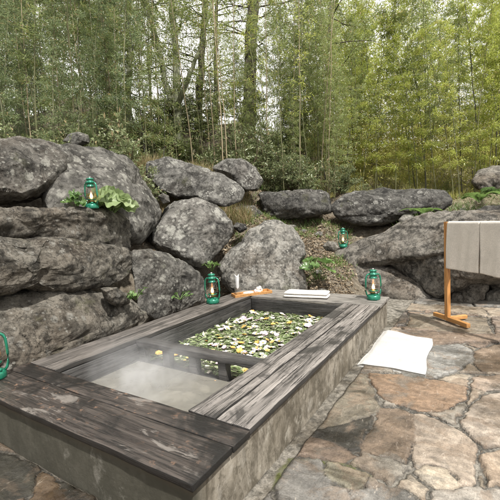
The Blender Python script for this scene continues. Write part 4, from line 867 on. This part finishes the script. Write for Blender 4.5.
q = on_rock(['C'], 112, 216, .08) or tuple(at_d(112, 212, 3.5)); clump('leafy_plant', 24, .105, .17, 3, 'leaf_lettuce', 'pale green crinkled leafy plant right of the lantern on the ledge', (q[0]-.02, q[1]-.03, q[2]-.03), .13, .22, 1.05)
q = on_rock(['C'], 76, 214, .10) or tuple(at_d(76, 210, 3.4)); clump('leafy_plant', 7, .06, .08, 4, 'leaf_broad', 'small green leafy plant left of the lantern on the ledge', (q[0]-.05, q[1], q[2]-.02), .2, .14, .8)
q = at_d(316, 280, 4.75); clump('leafy_plant', 13, .085, .17, 5, 'leaf_broad', 'round leaved dark green plant between the pale boulder and the right rocks', tuple(q), .08, .30, .5)
q = at_d(136, 300, 3.35); clump('leafy_plant', 12, .026, .09, 6, 'leaf_broad', 'small green weed in the gap of the left rocks by the tub', tuple(q), .1, .10, .9)
q = at_d(212, 272, 4.45); clump('leafy_plant', 9, .04, .09, 7, 'leaf_fern', 'small weed growing behind the lantern beside the tray', tuple(q), .1, .12, .7)
q = at_d(180, 300, 3.9); clump('leafy_plant', 12, .022, .16, 8, 'leaf_broad', 'low weed at the foot of the mossy slanting rock', tuple(q), .1, .08, .9)
def fern(loc, n, L_, seed, label, mat='leaf_fern', wid=.09, rise=.8, name='fern'):
    rg = np.random.default_rng(seed); root = empty(name, loc); tag(root, label, 'plant')
    for k in range(n):
        a = rg.uniform(0, 6.28); l_ = L_*rg.uniform(.6, 1); t = np.linspace(0, 1, 26); pts = np.c_[np.cos(a)*l_*t, np.sin(a)*l_*t, l_*rise*(t*1.1-t*t*.9)]
        acc = Acc(); acc.tube(pts, np.linspace(.003, .0008, 26), 4, np.array([.3, 1, 0])); d = np.gradient(pts, axis=0); d /= np.linalg.norm(d, axis=1)[:, None]; sd_ = np.cross(d, [0, 0, 1.]); 
        for s in (-1, 1):
            w = wid*np.sin(np.clip(t*1.05, 0, 1)*math.pi)**.6+.01; V, Q, Cc = leaves(pts[2:], (s*sd_+d*.5)[2:], w[2:], .018, rg, np.array([0, 0, 1.]), .1); acc.add(V, Q, None, Cc)
        link('frond', acc.mesh('frond'), M[mat], root)
    return root
q = at_d(424, 214, 5.6); fern(tuple(q), 9, .36, 1, 'bright green fern on top of the huge boulder near the pale stone')
q = at_d(479, 203, 6.4); fern(tuple(q), 11, .42, 2, 'tufted green plant under the brown boulder at the far right', 'leaf_fern', .10, 1.4)
q = at_d(497, 196, 6.6); fern(tuple(q), 9, .40, 3, 'tufted green plant cut by the right frame edge', 'leaf_broad', .12, 1.3)

# shrubs of the undergrowth: prototypes then copies
def shrub_proto(seed, n, mat, lsize, H_=1.0):
    rg = np.random.default_rng(seed); root = empty('shrub'); st = Acc(); lv = Acc()
    nst = 11; P_, D_l = [], []
    for k in range(nst):
        a = rg.uniform(0, 6.28); sp = rg.uniform(.15, .6); hh = H_*rg.uniform(.5, 1.1); t = np.linspace(0, 1, 8)
        pts = np.c_[np.cos(a)*sp*t**1.3, np.sin(a)*sp*t**1.3, hh*t]+rg.normal(0, .015, (8, 3))*t[:, None]; st.tube(pts, np.linspace(.008, .002, 8), 5)
        for b in range(7):
            i0 = rg.integers(2, 8); p0 = pts[i0]; d = rg.normal(size=3); d[2] = abs(d[2])*.5+.1; d /= np.linalg.norm(d); l_ = rg.uniform(.1, .3); q_ = p0+d*l_; st.tube([p0, p0+d*l_*.5+[0, 0, .01], q_], [.0025, .002, .001], 4)
            m_ = n//(nst*7); tt = rg.random(m_); P_.append(p0+d*l_*tt[:, None]+rg.normal(0, .018, (m_, 3))); D_l.append(d+rg.normal(0, .8, (m_, 3)))
    P_, D_l = np.vstack(P_), np.vstack(D_l); V, Q, Cc = leaves(P_, D_l, rg.uniform(.6, 1.3, len(P_))*lsize, rg.uniform(.35, .5, len(P_))*lsize, rg, np.array([0, 0, 1.]), .8)
    lv.add(V, Q, None, Cc); link('branches', st.mesh('branches'), M['stem'], root); link('foliage', lv.mesh('foliage', False), M[mat], root); reg(root); return root
def bamboo_proto(seed, H_, rad, mat, cm, start, nleaf, lsize, lean, twigs=3, tl=.5):
    rg = np.random.default_rng(seed); root = empty('bamboo'); m_ = 30; t = np.linspace(0, 1, m_); a = rg.uniform(0, 6.28)
    pts = np.c_[np.cos(a)*lean*t**2.2*H_, np.sin(a)*lean*t**2.2*H_, H_*(t-.08*t**3)]; pts[:, :2] += np.cumsum(rg.normal(0, .006, (m_, 2)), 0)
    cu = Acc(); nn = int(H_/.26); zz = np.linspace(0, 1, nn*3+1); pp = np.stack([np.interp(zz, t, pts[:, k]) for k in range(3)], 1); rr = rad*(1-.8*zz)*np.where(np.arange(len(zz)) % 3 == 0, 1.22, 1.); cu.tube(pp, rr, 7)
    fo = Acc(); Pl, Dl = [], []
    nodes = [k/nn for k in range(1, nn) if k/nn > start]; per = max(1, int(nleaf/(len(nodes)*twigs)))
    for z in nodes:
        p0 = np.array([np.interp(z, t, pts[:, k]) for k in range(3)])
        for w in range(twigs):
            if rg.random() < .15: continue
            aa = rg.uniform(0, 6.28); l_ = tl*rg.uniform(.4, 1.1)*(1-.45*z)*(.7 if z < start+.15 else 1); d = np.array([math.cos(aa), math.sin(aa), rg.uniform(.2, .9)]); d /= np.linalg.norm(d); s = np.linspace(0, 1, 5)
            tp = p0+d*l_*s[:, None]+np.array([0, 0, -.28*l_])*s[:, None]**2; fo_c = np.array([.1, .5, 0]); fo.tube(tp, np.linspace(.0025, .0008, 5), 3, fo_c)
            tt = rg.beta(2.2, 1.1, per); base_ = np.stack([np.interp(tt, s, tp[:, k]) for k in range(3)], 1); off = rg.normal(0, .035, (per, 3)); Pl.append(base_+off); dd = d*.8+rg.normal(0, .65, (per, 3)); dd[:, 2] -= .45; Dl.append(dd)
    Pl, Dl = np.vstack(Pl), np.vstack(Dl); V, Q, Cc = leaves(Pl, Dl, rg.uniform(.6, 1.25, len(Pl))*lsize, rg.uniform(.13, .2, len(Pl))*lsize, rg, np.array([0, 0, 1.]), .6); fo.add(V, Q, None, Cc)
    link('culm', cu.mesh('culm'), M[cm], root); link('foliage', fo.mesh('foliage', False), M[mat], root); reg(root); return root
rb = np.random.default_rng(77)
GRP = {'bright': ('slender bamboo with yellow green leaves in the sunlit grove on the right', 'yellow green bamboos on the right of the grove'),
       'mid': ('slender bamboo with mid green leaves standing in the grove behind the rocks', 'mid green bamboos behind the rocks'),
       'dark': ('slender bamboo with dark green leaves in the shaded grove on the left', 'dark green bamboos on the left'),
       'thin': ('thin nearly bare bamboo standing before the white sky gap', 'thin sparse bamboos in front of the sky'),
       'straw': ('bare thin bamboo culm with few leaves standing among the leafy ones', 'bare culms in the grove')}
BP = {'bright': [bamboo_proto(1, 5.6, .013, 'leaf_bright', 'culm_black', .22, 3400, .085, .12, 4, .55), bamboo_proto(2, 4.8, .011, 'leaf_bright', 'culm_green', .16, 3200, .08, .16, 4, .5), bamboo_proto(8, 3.6, .009, 'leaf_bright', 'culm_green', .2, 2400, .075, .2, 4, .45)],
      'mid': [bamboo_proto(3, 5.4, .012, 'leaf_mid', 'culm_green', .22, 3000, .08, .10, 4, .5), bamboo_proto(4, 4.4, .010, 'leaf_mid', 'culm_black', .14, 2800, .075, .15, 4, .45)],
      'dark': [bamboo_proto(5, 5.6, .012, 'leaf_dark', 'culm_green', .16, 3000, .08, .10, 4, .5), bamboo_proto(6, 4.4, .010, 'leaf_dark', 'culm_green', .12, 2800, .075, .14, 4, .45)],
      'thin': [bamboo_proto(7, 6.0, .011, 'leaf_mid', 'culm_straw', .25, 700, .07, .05, 3, .45), bamboo_proto(9, 5.0, .008, 'leaf_bright', 'culm_green', .3, 800, .07, .09, 3, .4)],
      'straw': [bamboo_proto(10, 6.4, .011, 'leaf_mid', 'culm_straw', .45, 500, .07, .03, 2, .4), bamboo_proto(14, 5.6, .008, 'leaf_mid', 'culm_green', .4, 700, .07, .04, 3, .4)]}
used = {k: 0 for k in BP}
def place_b(kind, u, d, s=1., z=None, rz=None, dv=0):
    pr = BP[kind]; k = used[kind] % len(pr); src = pr[k]; o = src if used[kind] < len(pr) else copy_tree(src); used[kind] += 1
    r = ray(u, 200); p = CAM+r*d; o.location = (p[0], p[1], gz(p[0], p[1])-.03 if z is None else z); s_ = s*rb.uniform(.85, 1.15); o.scale = (s_, s_, s_); w_ = .018 if kind == 'straw' else .04; o.rotation_euler = (rb.normal(0, w_), rb.normal(0, w_), rb.uniform(0, 6.28) if rz is None else rz)
    tag(o, GRP[kind][0], 'bamboo', GRP[kind][1])
# left grove, middle gap, right grove
for k in range(62): place_b(rb.choice(['dark', 'dark', 'mid']), rb.uniform(-60, 135), rb.uniform(5.0, 9.5))
for k in range(14): place_b('mid', rb.uniform(95, 170), rb.uniform(6.5, 9.5))
for k in range(30): place_b('thin', rb.uniform(115, 340), rb.uniform(6.6, 9.5))
for k in range(64): place_b(rb.choice(['bright', 'bright', 'mid']), rb.uniform(345, 580), rb.uniform(7.7, 12))
for k in range(16): place_b('mid', rb.uniform(285, 370), rb.uniform(7.6, 11))
for k in range(8): place_b('bright', rb.uniform(395, 540), rb.uniform(7.5, 8.6))
for u, d in ((68, 5.6), (4, 5.0), (95, 6.2), (40, 6.5), (118, 6.0), (328, 7.6), (268, 7.2), (283, 6.7), (300, 7.4), (150, 6.6), (222, 7.9)): place_b('straw', u, d)
for k in range(26): place_b('mid', rb.uniform(235, 350), rb.uniform(7.0, 9.0), .62)
for k in range(10): place_b('dark', rb.uniform(-40, 130), rb.uniform(4.9, 6), .6)
# shrubs
SP = [shrub_proto(11, 1800, 'leaf_shrub', .055, .9), shrub_proto(12, 1500, 'leaf_shrub', .07, .7), shrub_proto(13, 1700, 'leaf_mid', .05, .8)]; ns = 0
def place_s(u, d, s=1., k=None):
    global ns
    kk = ns % 3; src = SP[kk]; o = src if ns < 3 else copy_tree(src); ns += 1; r = ray(u, 200); p = CAM+r*d; o.location = (p[0], p[1], gz(p[0], p[1])-.05); s_ = s*rb.uniform(.8, 1.25); o.scale = (s_, s_, s_*rb.uniform(.8, 1.1)); o.rotation_euler = (0, 0, rb.uniform(0, 6.28))
    side = 'left' if u < 130 else ('middle' if u < 300 else 'right'); tag(o, {'left': 'grey green shrub growing under the bamboo above the left boulders', 'middle': 'grey green shrub below the white sky gap on the bank', 'right': 'small shrub among bamboo stems on the right of the bank'}[side], 'shrub', 'shrubs on the '+side+' of the bank')
for k in range(24): place_s(rb.uniform(-40, 130), rb.uniform(4.7, 7.0), 1.0)
for k in range(20): place_s(rb.uniform(125, 300), rb.uniform(6.8, 9.0), 1.1)
for k in range(18): place_s(rb.uniform(205, 345), rb.uniform(6.8, 8.2), .75)
for k in range(14): place_s(rb.uniform(185, 300), rb.uniform(8.0, 9.6), 1.0)
for k in range(9): place_s(rb.uniform(55, 135), rb.uniform(4.5, 5.2), .55)
for k in range(22): place_b('straw', *((rb.uniform(-30, 130), rb.uniform(5.0, 7.5)) if k % 2 else (rb.uniform(130, 340), rb.uniform(7.0, 9.2))), .8)
for k in range(7): place_s(rb.uniform(300, 500), rb.uniform(8.0, 9.5), .5)

# ---------------------------------------------------------------- trees
def tree(name, label, limbs, bark_, crown, nleaf, lsize, spread, d, mat='leaf_tree', cz=(0, 1), twig=True):
    """limbs: lists of (u, v, radius) in the photo at distance d; the trunk is their union, sunk into the ground"""
    rg = np.random.default_rng(len(label)); root = None; tr = Acc(); cr = Acc(); base = at_d(limbs[0][0][0], limbs[0][0][1], d); bz = gz(base[0], base[1])
    root = empty(name, (base[0], base[1], bz)); org = np.array([base[0], base[1], bz]); tag(root, label, 'tree'); tips = []
    for li, lb in enumerate(limbs):
        P_ = np.array([at_d(u, v, d+.25*math.sin(li*2+k*.5)*(k > 0)) for k, (u, v, r) in enumerate(lb)])-org; R_ = np.array([r for _, _, r in lb])
        if li == 0: P_ = np.vstack([[P_[0, 0], P_[0, 1], min(-.8, P_[0, 2]-.3)], P_]); R_ = np.r_[R_[0]*1.35, R_]
        t0 = np.linspace(0, 1, len(P_)); t1 = np.linspace(0, 1, 24); Pi = np.stack([np.interp(t1, t0, P_[:, k]) for k in range(3)], 1); Ri = np.interp(t1, t0, R_)
        ks = np.ones(5)/5
        for k in range(3): Pi[2:-2, k] = np.convolve(Pi[:, k], ks, 'valid')
        Pi[1:-1] += rg.normal(0, .012, (22, 3)); tr.tube(Pi, Ri, 12); tips.append((Pi, Ri))
    Pl, Dl = [], []
    nb = crown
    for b in range(nb):
        Pi, Ri = tips[rg.integers(len(tips))]; i0 = int(rg.uniform(cz[0], cz[1])*23); p0 = Pi[i0]; a = rg.uniform(0, 6.28); d_ = np.array([math.cos(a), math.sin(a), rg.uniform(-.15, .45)]); l_ = spread*rg.uniform(.4, 1); s = np.linspace(0, 1, 6)
        bp = p0+d_*l_*s[:, None]+np.c_[rg.normal(0, .04, (6, 2)), -.12*l_*s**2]; tr.tube(bp, np.linspace(.018, .004, 6), 5)
        for w in range(6):
            q0 = bp[rg.integers(1, 6)]; dd = d_+rg.normal(0, .8, 3); l2 = rg.uniform(.2, .6); cr.tube([q0, q0+dd*l2*.5, q0+dd*l2-[0, 0, .05]], [.004, .003, .001], 3, np.array([.05, .5, 0])); m_ = nleaf//(nb*6); tt = rg.random(m_)
            Pl.append(q0+dd*l2*tt[:, None]+rg.normal(0, .05, (m_, 3))); Dl.append(dd+rg.normal(0, .8, (m_, 3)))
    Pl, Dl = np.vstack(Pl), np.vstack(Dl); V, Q, Cc = leaves(Pl, Dl, rg.uniform(.6, 1.3, len(Pl))*lsize, lsize*.35, rg, np.array([0, 0, 1.]), .8); cr.add(V, Q, None, Cc)
    link('trunk', tr.mesh('trunk'), M[bark_], root); link('crown', cr.mesh('crown', False), M[mat], root); return root
tree('conifer_tree', 'thick straight dark trunk with thin side branches in the sky gap', [[(249, 150, .155), (250, 60, .14), (253, 0, .13), (255, -80, .11), (256, -160, .10)]], 'bark_dark', 26, 2600, .07, 1.9, 8.6, cz=(.25, 1))
tree('forked_tree', 'grey green tree forking low into several limbs against the sky', [[(178, 150, .115), (177, 110, .10), (177, 80, .08), (175, 40, .07), (172, 0, .06), (168, -60, .04)], [(176, 112, .075), (166, 85, .065), (161, 60, .06), (154, 30, .055), (146, 0, .05), (138, -50, .03)], [(178, 105, .065), (186, 82, .05), (196, 62, .04), (204, 30, .035), (214, 0, .03), (224, -40, .02)]], 'bark_grey', 34, 3800, .075, 1.7, 8.2, cz=(.3, 1))
tree('dark_tree', 'slim dark trunk leaning slightly right of the forked tree', [[(197, 150, .10), (199, 100, .09), (202, 50, .08), (206, 0, .07), (210, -70, .05)]], 'bark_dark', 22, 2200, .07, 1.6, 9.0, cz=(.35, 1))
tree('slim_tree', 'short slim trunk between the leaning trunk and the thick one', [[(216, 150, .06), (216, 100, .055), (215, 50, .05), (217, 0, .04), (219, -60, .03)]], 'bark_dark', 18, 1500, .065, 1.2, 9.6, cz=(.3, 1))
tree('slim_tree', 'slim grey trunk at the far left rising through the shrubs', [[(20, 150, .08), (21, 60, .07), (20, 0, .06), (18, -80, .04)]], 'bark_grey', 18, 3200, .07, 1.3, 7.5, 'leaf_mid', cz=(.2, 1))
tree('slim_tree', 'slim grey trunk between the left grove and the forked tree', [[(128, 160, .07), (127, 100, .065), (131, 50, .06), (128, 0, .05), (126, -60, .03)]], 'bark_grey', 20, 3400, .07, 1.5, 8.0, 'leaf_mid', cz=(.2, 1))
tree('leafy_tree', 'broad bushy tree with drooping foliage right of the sky gap', [[(328, 180, .045), (328, 120, .04), (329, 60, .035), (330, 0, .03), (332, -60, .02)]], 'bark_dark', 40, 8500, .075, 2.0, 9.3, 'leaf_mid', cz=(.25, 1))

# ---------------------------------------------------------------- stuff: grass, litter, far thicket
def scatter_uv(n, u0, u1, d0, d1, rg):
    u = rg.uniform(u0, u1, n); d = np.sqrt(rg.uniform(d0*d0, d1*d1, n)); r = ray(u, np.full(n, 200.)); P_ = CAM+r*d[:, None]; P_[:, 2] = terr(P_); return P_
def grass(name, n, u0, u1, d0, d1, L_, mat, label, seed, per=1):
    rg = np.random.default_rng(seed); P_ = scatter_uv(n, u0, u1, d0, d1, rg); m_ = fbm(P_*1.3, 2, seed) > -.15; P_ = P_[m_]; P_ = np.repeat(P_, per, 0)+np.c_[rg.normal(0, .03, (len(P_)*per, 2)), np.zeros(len(P_)*per)]
    D = rg.normal(0, .45, (len(P_), 3)); D[:, 2] = 1; V, Q, Cc = leaves(P_, D, rg.uniform(.4, 1.2, len(P_))*L_, .008, rg); o = link(name, mesh_np(name, V, Q, False, Cc), M[mat]); tag(o, label, 'grass', kind='stuff')
grass('dry_grass', 2600, 90, 250, 5.6, 7.2, .26, 'grass_dry', 'tan dry grass along the top of the bank behind the boulders', 1, 8)
grass('dry_grass', 800, 130, 235, 5.2, 5.9, .17, 'grass_dry', 'tan dry grass hanging over the backs of the oval boulders', 7, 8)
grass('dry_grass', 900, -40, 110, 4.3, 5.6, .20, 'grass_dry', 'dry grass and weeds above the left boulders', 4, 8)
grass('sunlit_grass', 9000, 300, 580, 7.6, 14, .24, 'grass_green', 'yellow green grass lit behind the bamboo stems on the right', 2, 5)
grass('slope_weeds', 700, 232, 350, 4.8, 6.6, .10, 'leaf_fern', 'sparse low weeds on the littered slope between the boulders', 6, 6)
grass('bank_weeds', 1200, 240, 520, 5.9, 7.6, .14, 'leaf_fern', 'low green weeds along the foot of the bamboo', 3, 4)
rg = np.random.default_rng(50); P_ = np.vstack([scatter_uv(16000, -60, 560, 4.3, 8.5, rg), scatter_uv(16000, 215, 350, 4.3, 6.8, rg)]); P_ = P_[P_[:, 2] > .06]; P_[:, 2] += rg.uniform(.004, .03, len(P_)); D = rg.normal(size=(len(P_), 3))*[1, 1, .25]
V, Q, Cc = leaves(P_, D, rg.uniform(.02, .07, len(P_)), rg.uniform(.01, .022, len(P_)), rg, np.array([0, 0, 1.]), .5); o = link('leaf_litter', mesh_np('leaf_litter', V, Q, False, Cc), M['leaf_litter']); tag(o, 'brown fallen leaves covering the bank between the rocks', 'leaf litter', kind='stuff')
# fallen leaves on the paving edge and in gaps
def thicket(name, n, boxes, mat, label, seed, ls=.13):
    rg = np.random.default_rng(seed); acc = Acc(); 
    for (u0, u1, d0, d1, z0, z1, w) in boxes:
        m_ = int(n*w); nc = max(6, m_//130); c = scatter_uv(nc, u0, u1, d0, d1, rg); c[:, 2] += rg.uniform(z0, z1, nc); idx = rg.integers(0, nc, m_)
        P_ = c[idx]+rg.normal(0, .38, (m_, 3))*[1, 1, .8]; V, Q, Cc = leaves(P_, rg.normal(size=(m_, 3))-[0, 0, .4], rg.uniform(.6, 1.3, m_)*ls, rg.uniform(.2, .35, m_)*ls, rg); acc.add(V, Q, None, Cc)
    o = link(name, acc.mesh(name, False), M[mat]); tag(o, label, 'thicket', kind='stuff')
thicket('distant_thicket', 90000, [(-90, 128, 10, 15, 0, 7.5, .6), (-90, 300, 10, 14, -.1, .5, .12)], 'leaf_dark', 'dark far thicket closing the left background', 1)
thicket('distant_thicket', 90000, [(338, 640, 12, 17, .6, 13, 1.1), (300, 360, 12, 15, 0, 5.5, .12)], 'leaf_bright', 'light green far thicket closing the right background', 2)
thicket('distant_thicket', 5000, [(120, 340, 14, 20, 3.5, 9, 1)], 'leaf_tree', 'thin far foliage hanging in front of the white sky', 3, .09)

thicket('undergrowth', 60000, [(300, 620, 9.2, 13, .0, 1.3, .8), (340, 620, 12, 17, 0, 3, .4)], 'grass_green', 'sunlit yellow green undergrowth behind the bamboo stems on the right', 5, .09)
# rubble stones in the gaps
for k, (u, v, d, s_) in enumerate([(326, 232, 5.8, .06), (318, 262, 5.0, .05), (322, 275, 4.7, .06), (250, 224, 5.3, .05), (236, 250, 5.0, .05), (318, 224, 6.0, .07), (303, 222, 6.1, .06), (290, 214, 6.2, .08), (340, 232, 5.9, .05), (352, 232, 5.9, .06), (455, 211, 6.3, .07), (463, 206, 6.5, .06), (135, 252, 4.4, .05), (232, 272, 4.6, .05), (160, 212, 5.0, .05), (240, 214, 5.9, .07)]):
    p_ = at_d(u, v, d); z = gz(p_[0], p_[1]); o = link('rubble_stone', blob('rubble_stone', s_*1.1, 60+k, None, 4, (1.2, .9, .6), .3), M['rock_pale' if k % 2 else 'rock_top'], None, (p_[0], p_[1], z+.01)); o.rotation_euler = (0, 0, k); tag(o, 'small loose stone in the leaf litter between the rocks', 'stone', 'loose stones on the bank')

# ---------------------------------------------------------------- camera, light, world
cam = bpy.data.cameras.new('camera'); co = bpy.data.objects.new('camera', cam); COL.objects.link(co); sc.camera = co
c_, s_ = math.cos(ROLL), math.sin(ROLL); cx = c_*Rv+s_*Uv; cy = -s_*Rv+c_*Uv; cz_ = -Fv
co.matrix_world = Matrix(((cx[0], cy[0], cz_[0], CAM[0]), (cx[1], cy[1], cz_[1], CAM[1]), (cx[2], cy[2], cz_[2], CAM[2]), (0, 0, 0, 1)))
cam.sensor_width = 36; cam.lens = 36*FPX/500; cam.clip_end = 600; cam.clip_start = .02
SEL, SAZ = math.radians(57), math.radians(-30)      # azimuth from +x towards +y
sdir = Vector((math.cos(SEL)*math.cos(SAZ), math.cos(SEL)*math.sin(SAZ), math.sin(SEL)))
sun = bpy.data.lights.new('sun', 'SUN'); sun.energy = 3.4; sun.angle = math.radians(1.5); sun.color = (1, .955, .89); so_ = bpy.data.objects.new('sun', sun); COL.objects.link(so_); so_.rotation_euler = sdir.to_track_quat('Z', 'Y').to_euler(); so_.location = (4, 0, 6)
w = bpy.data.worlds.new('World'); sc.world = w; w.use_nodes = True; nt = w.node_tree; nt.nodes.clear(); ow = nt.nodes.new('ShaderNodeOutputWorld'); bg = nt.nodes.new('ShaderNodeBackground'); sk = nt.nodes.new('ShaderNodeTexSky')
sk.sky_type = 'NISHITA'; sk.sun_disc = False; sk.sun_elevation = SEL; sk.sun_rotation = math.pi/2-SAZ; sk.dust_density = 6; sk.air_density = 1.0; sk.ozone_density = .6; sk.altitude = 100
tcw = nt.nodes.new('ShaderNodeTexCoord'); nz = nt.nodes.new('ShaderNodeTexNoise'); nz.inputs['Scale'].default_value = 2.2; nz.inputs['Detail'].default_value = 7; nt.links.new(tcw.outputs['Generated'], nz.inputs['Vector'])
rw = nt.nodes.new('ShaderNodeValToRGB'); rw.color_ramp.elements[0].position = .30; rw.color_ramp.elements[0].color = (.72, .72, .72, 1); rw.color_ramp.elements[1].position = .48; nt.links.new(nz.outputs[0], rw.inputs[0])
mw = nt.nodes.new('ShaderNodeMix'); mw.data_type = 'RGBA'; nt.links.new(rw.outputs[0], mw.inputs[0]); nt.links.new(sk.outputs[0], mw.inputs[6]); mw.inputs[7].default_value = (5.4, 5.3, 5.15, 1)    # thin bright cloud cover
nt.links.new(mw.outputs[2], bg.inputs[0]); bg.inputs[1].default_value = .13; nt.links.new(bg.outputs[0], ow.inputs[0])
vs = sc.view_settings; vs.view_transform = 'Standard'; vs.look = 'None'; vs.gamma = 1; vs.use_curve_mapping = False; vs.exposure = .97
cy_ = sc.cycles; cy_.max_bounces = 6; cy_.diffuse_bounces = 3; cy_.glossy_bounces = 3; cy_.transmission_bounces = 4; cy_.transparent_max_bounces = 12; cy_.volume_bounces = 1; cy_.sample_clamp_indirect = 6
cy_.caustics_reflective = False; cy_.caustics_refractive = False; cy_.use_denoising = True
print('BAMBOO', used, 'SHRUBS', ns)
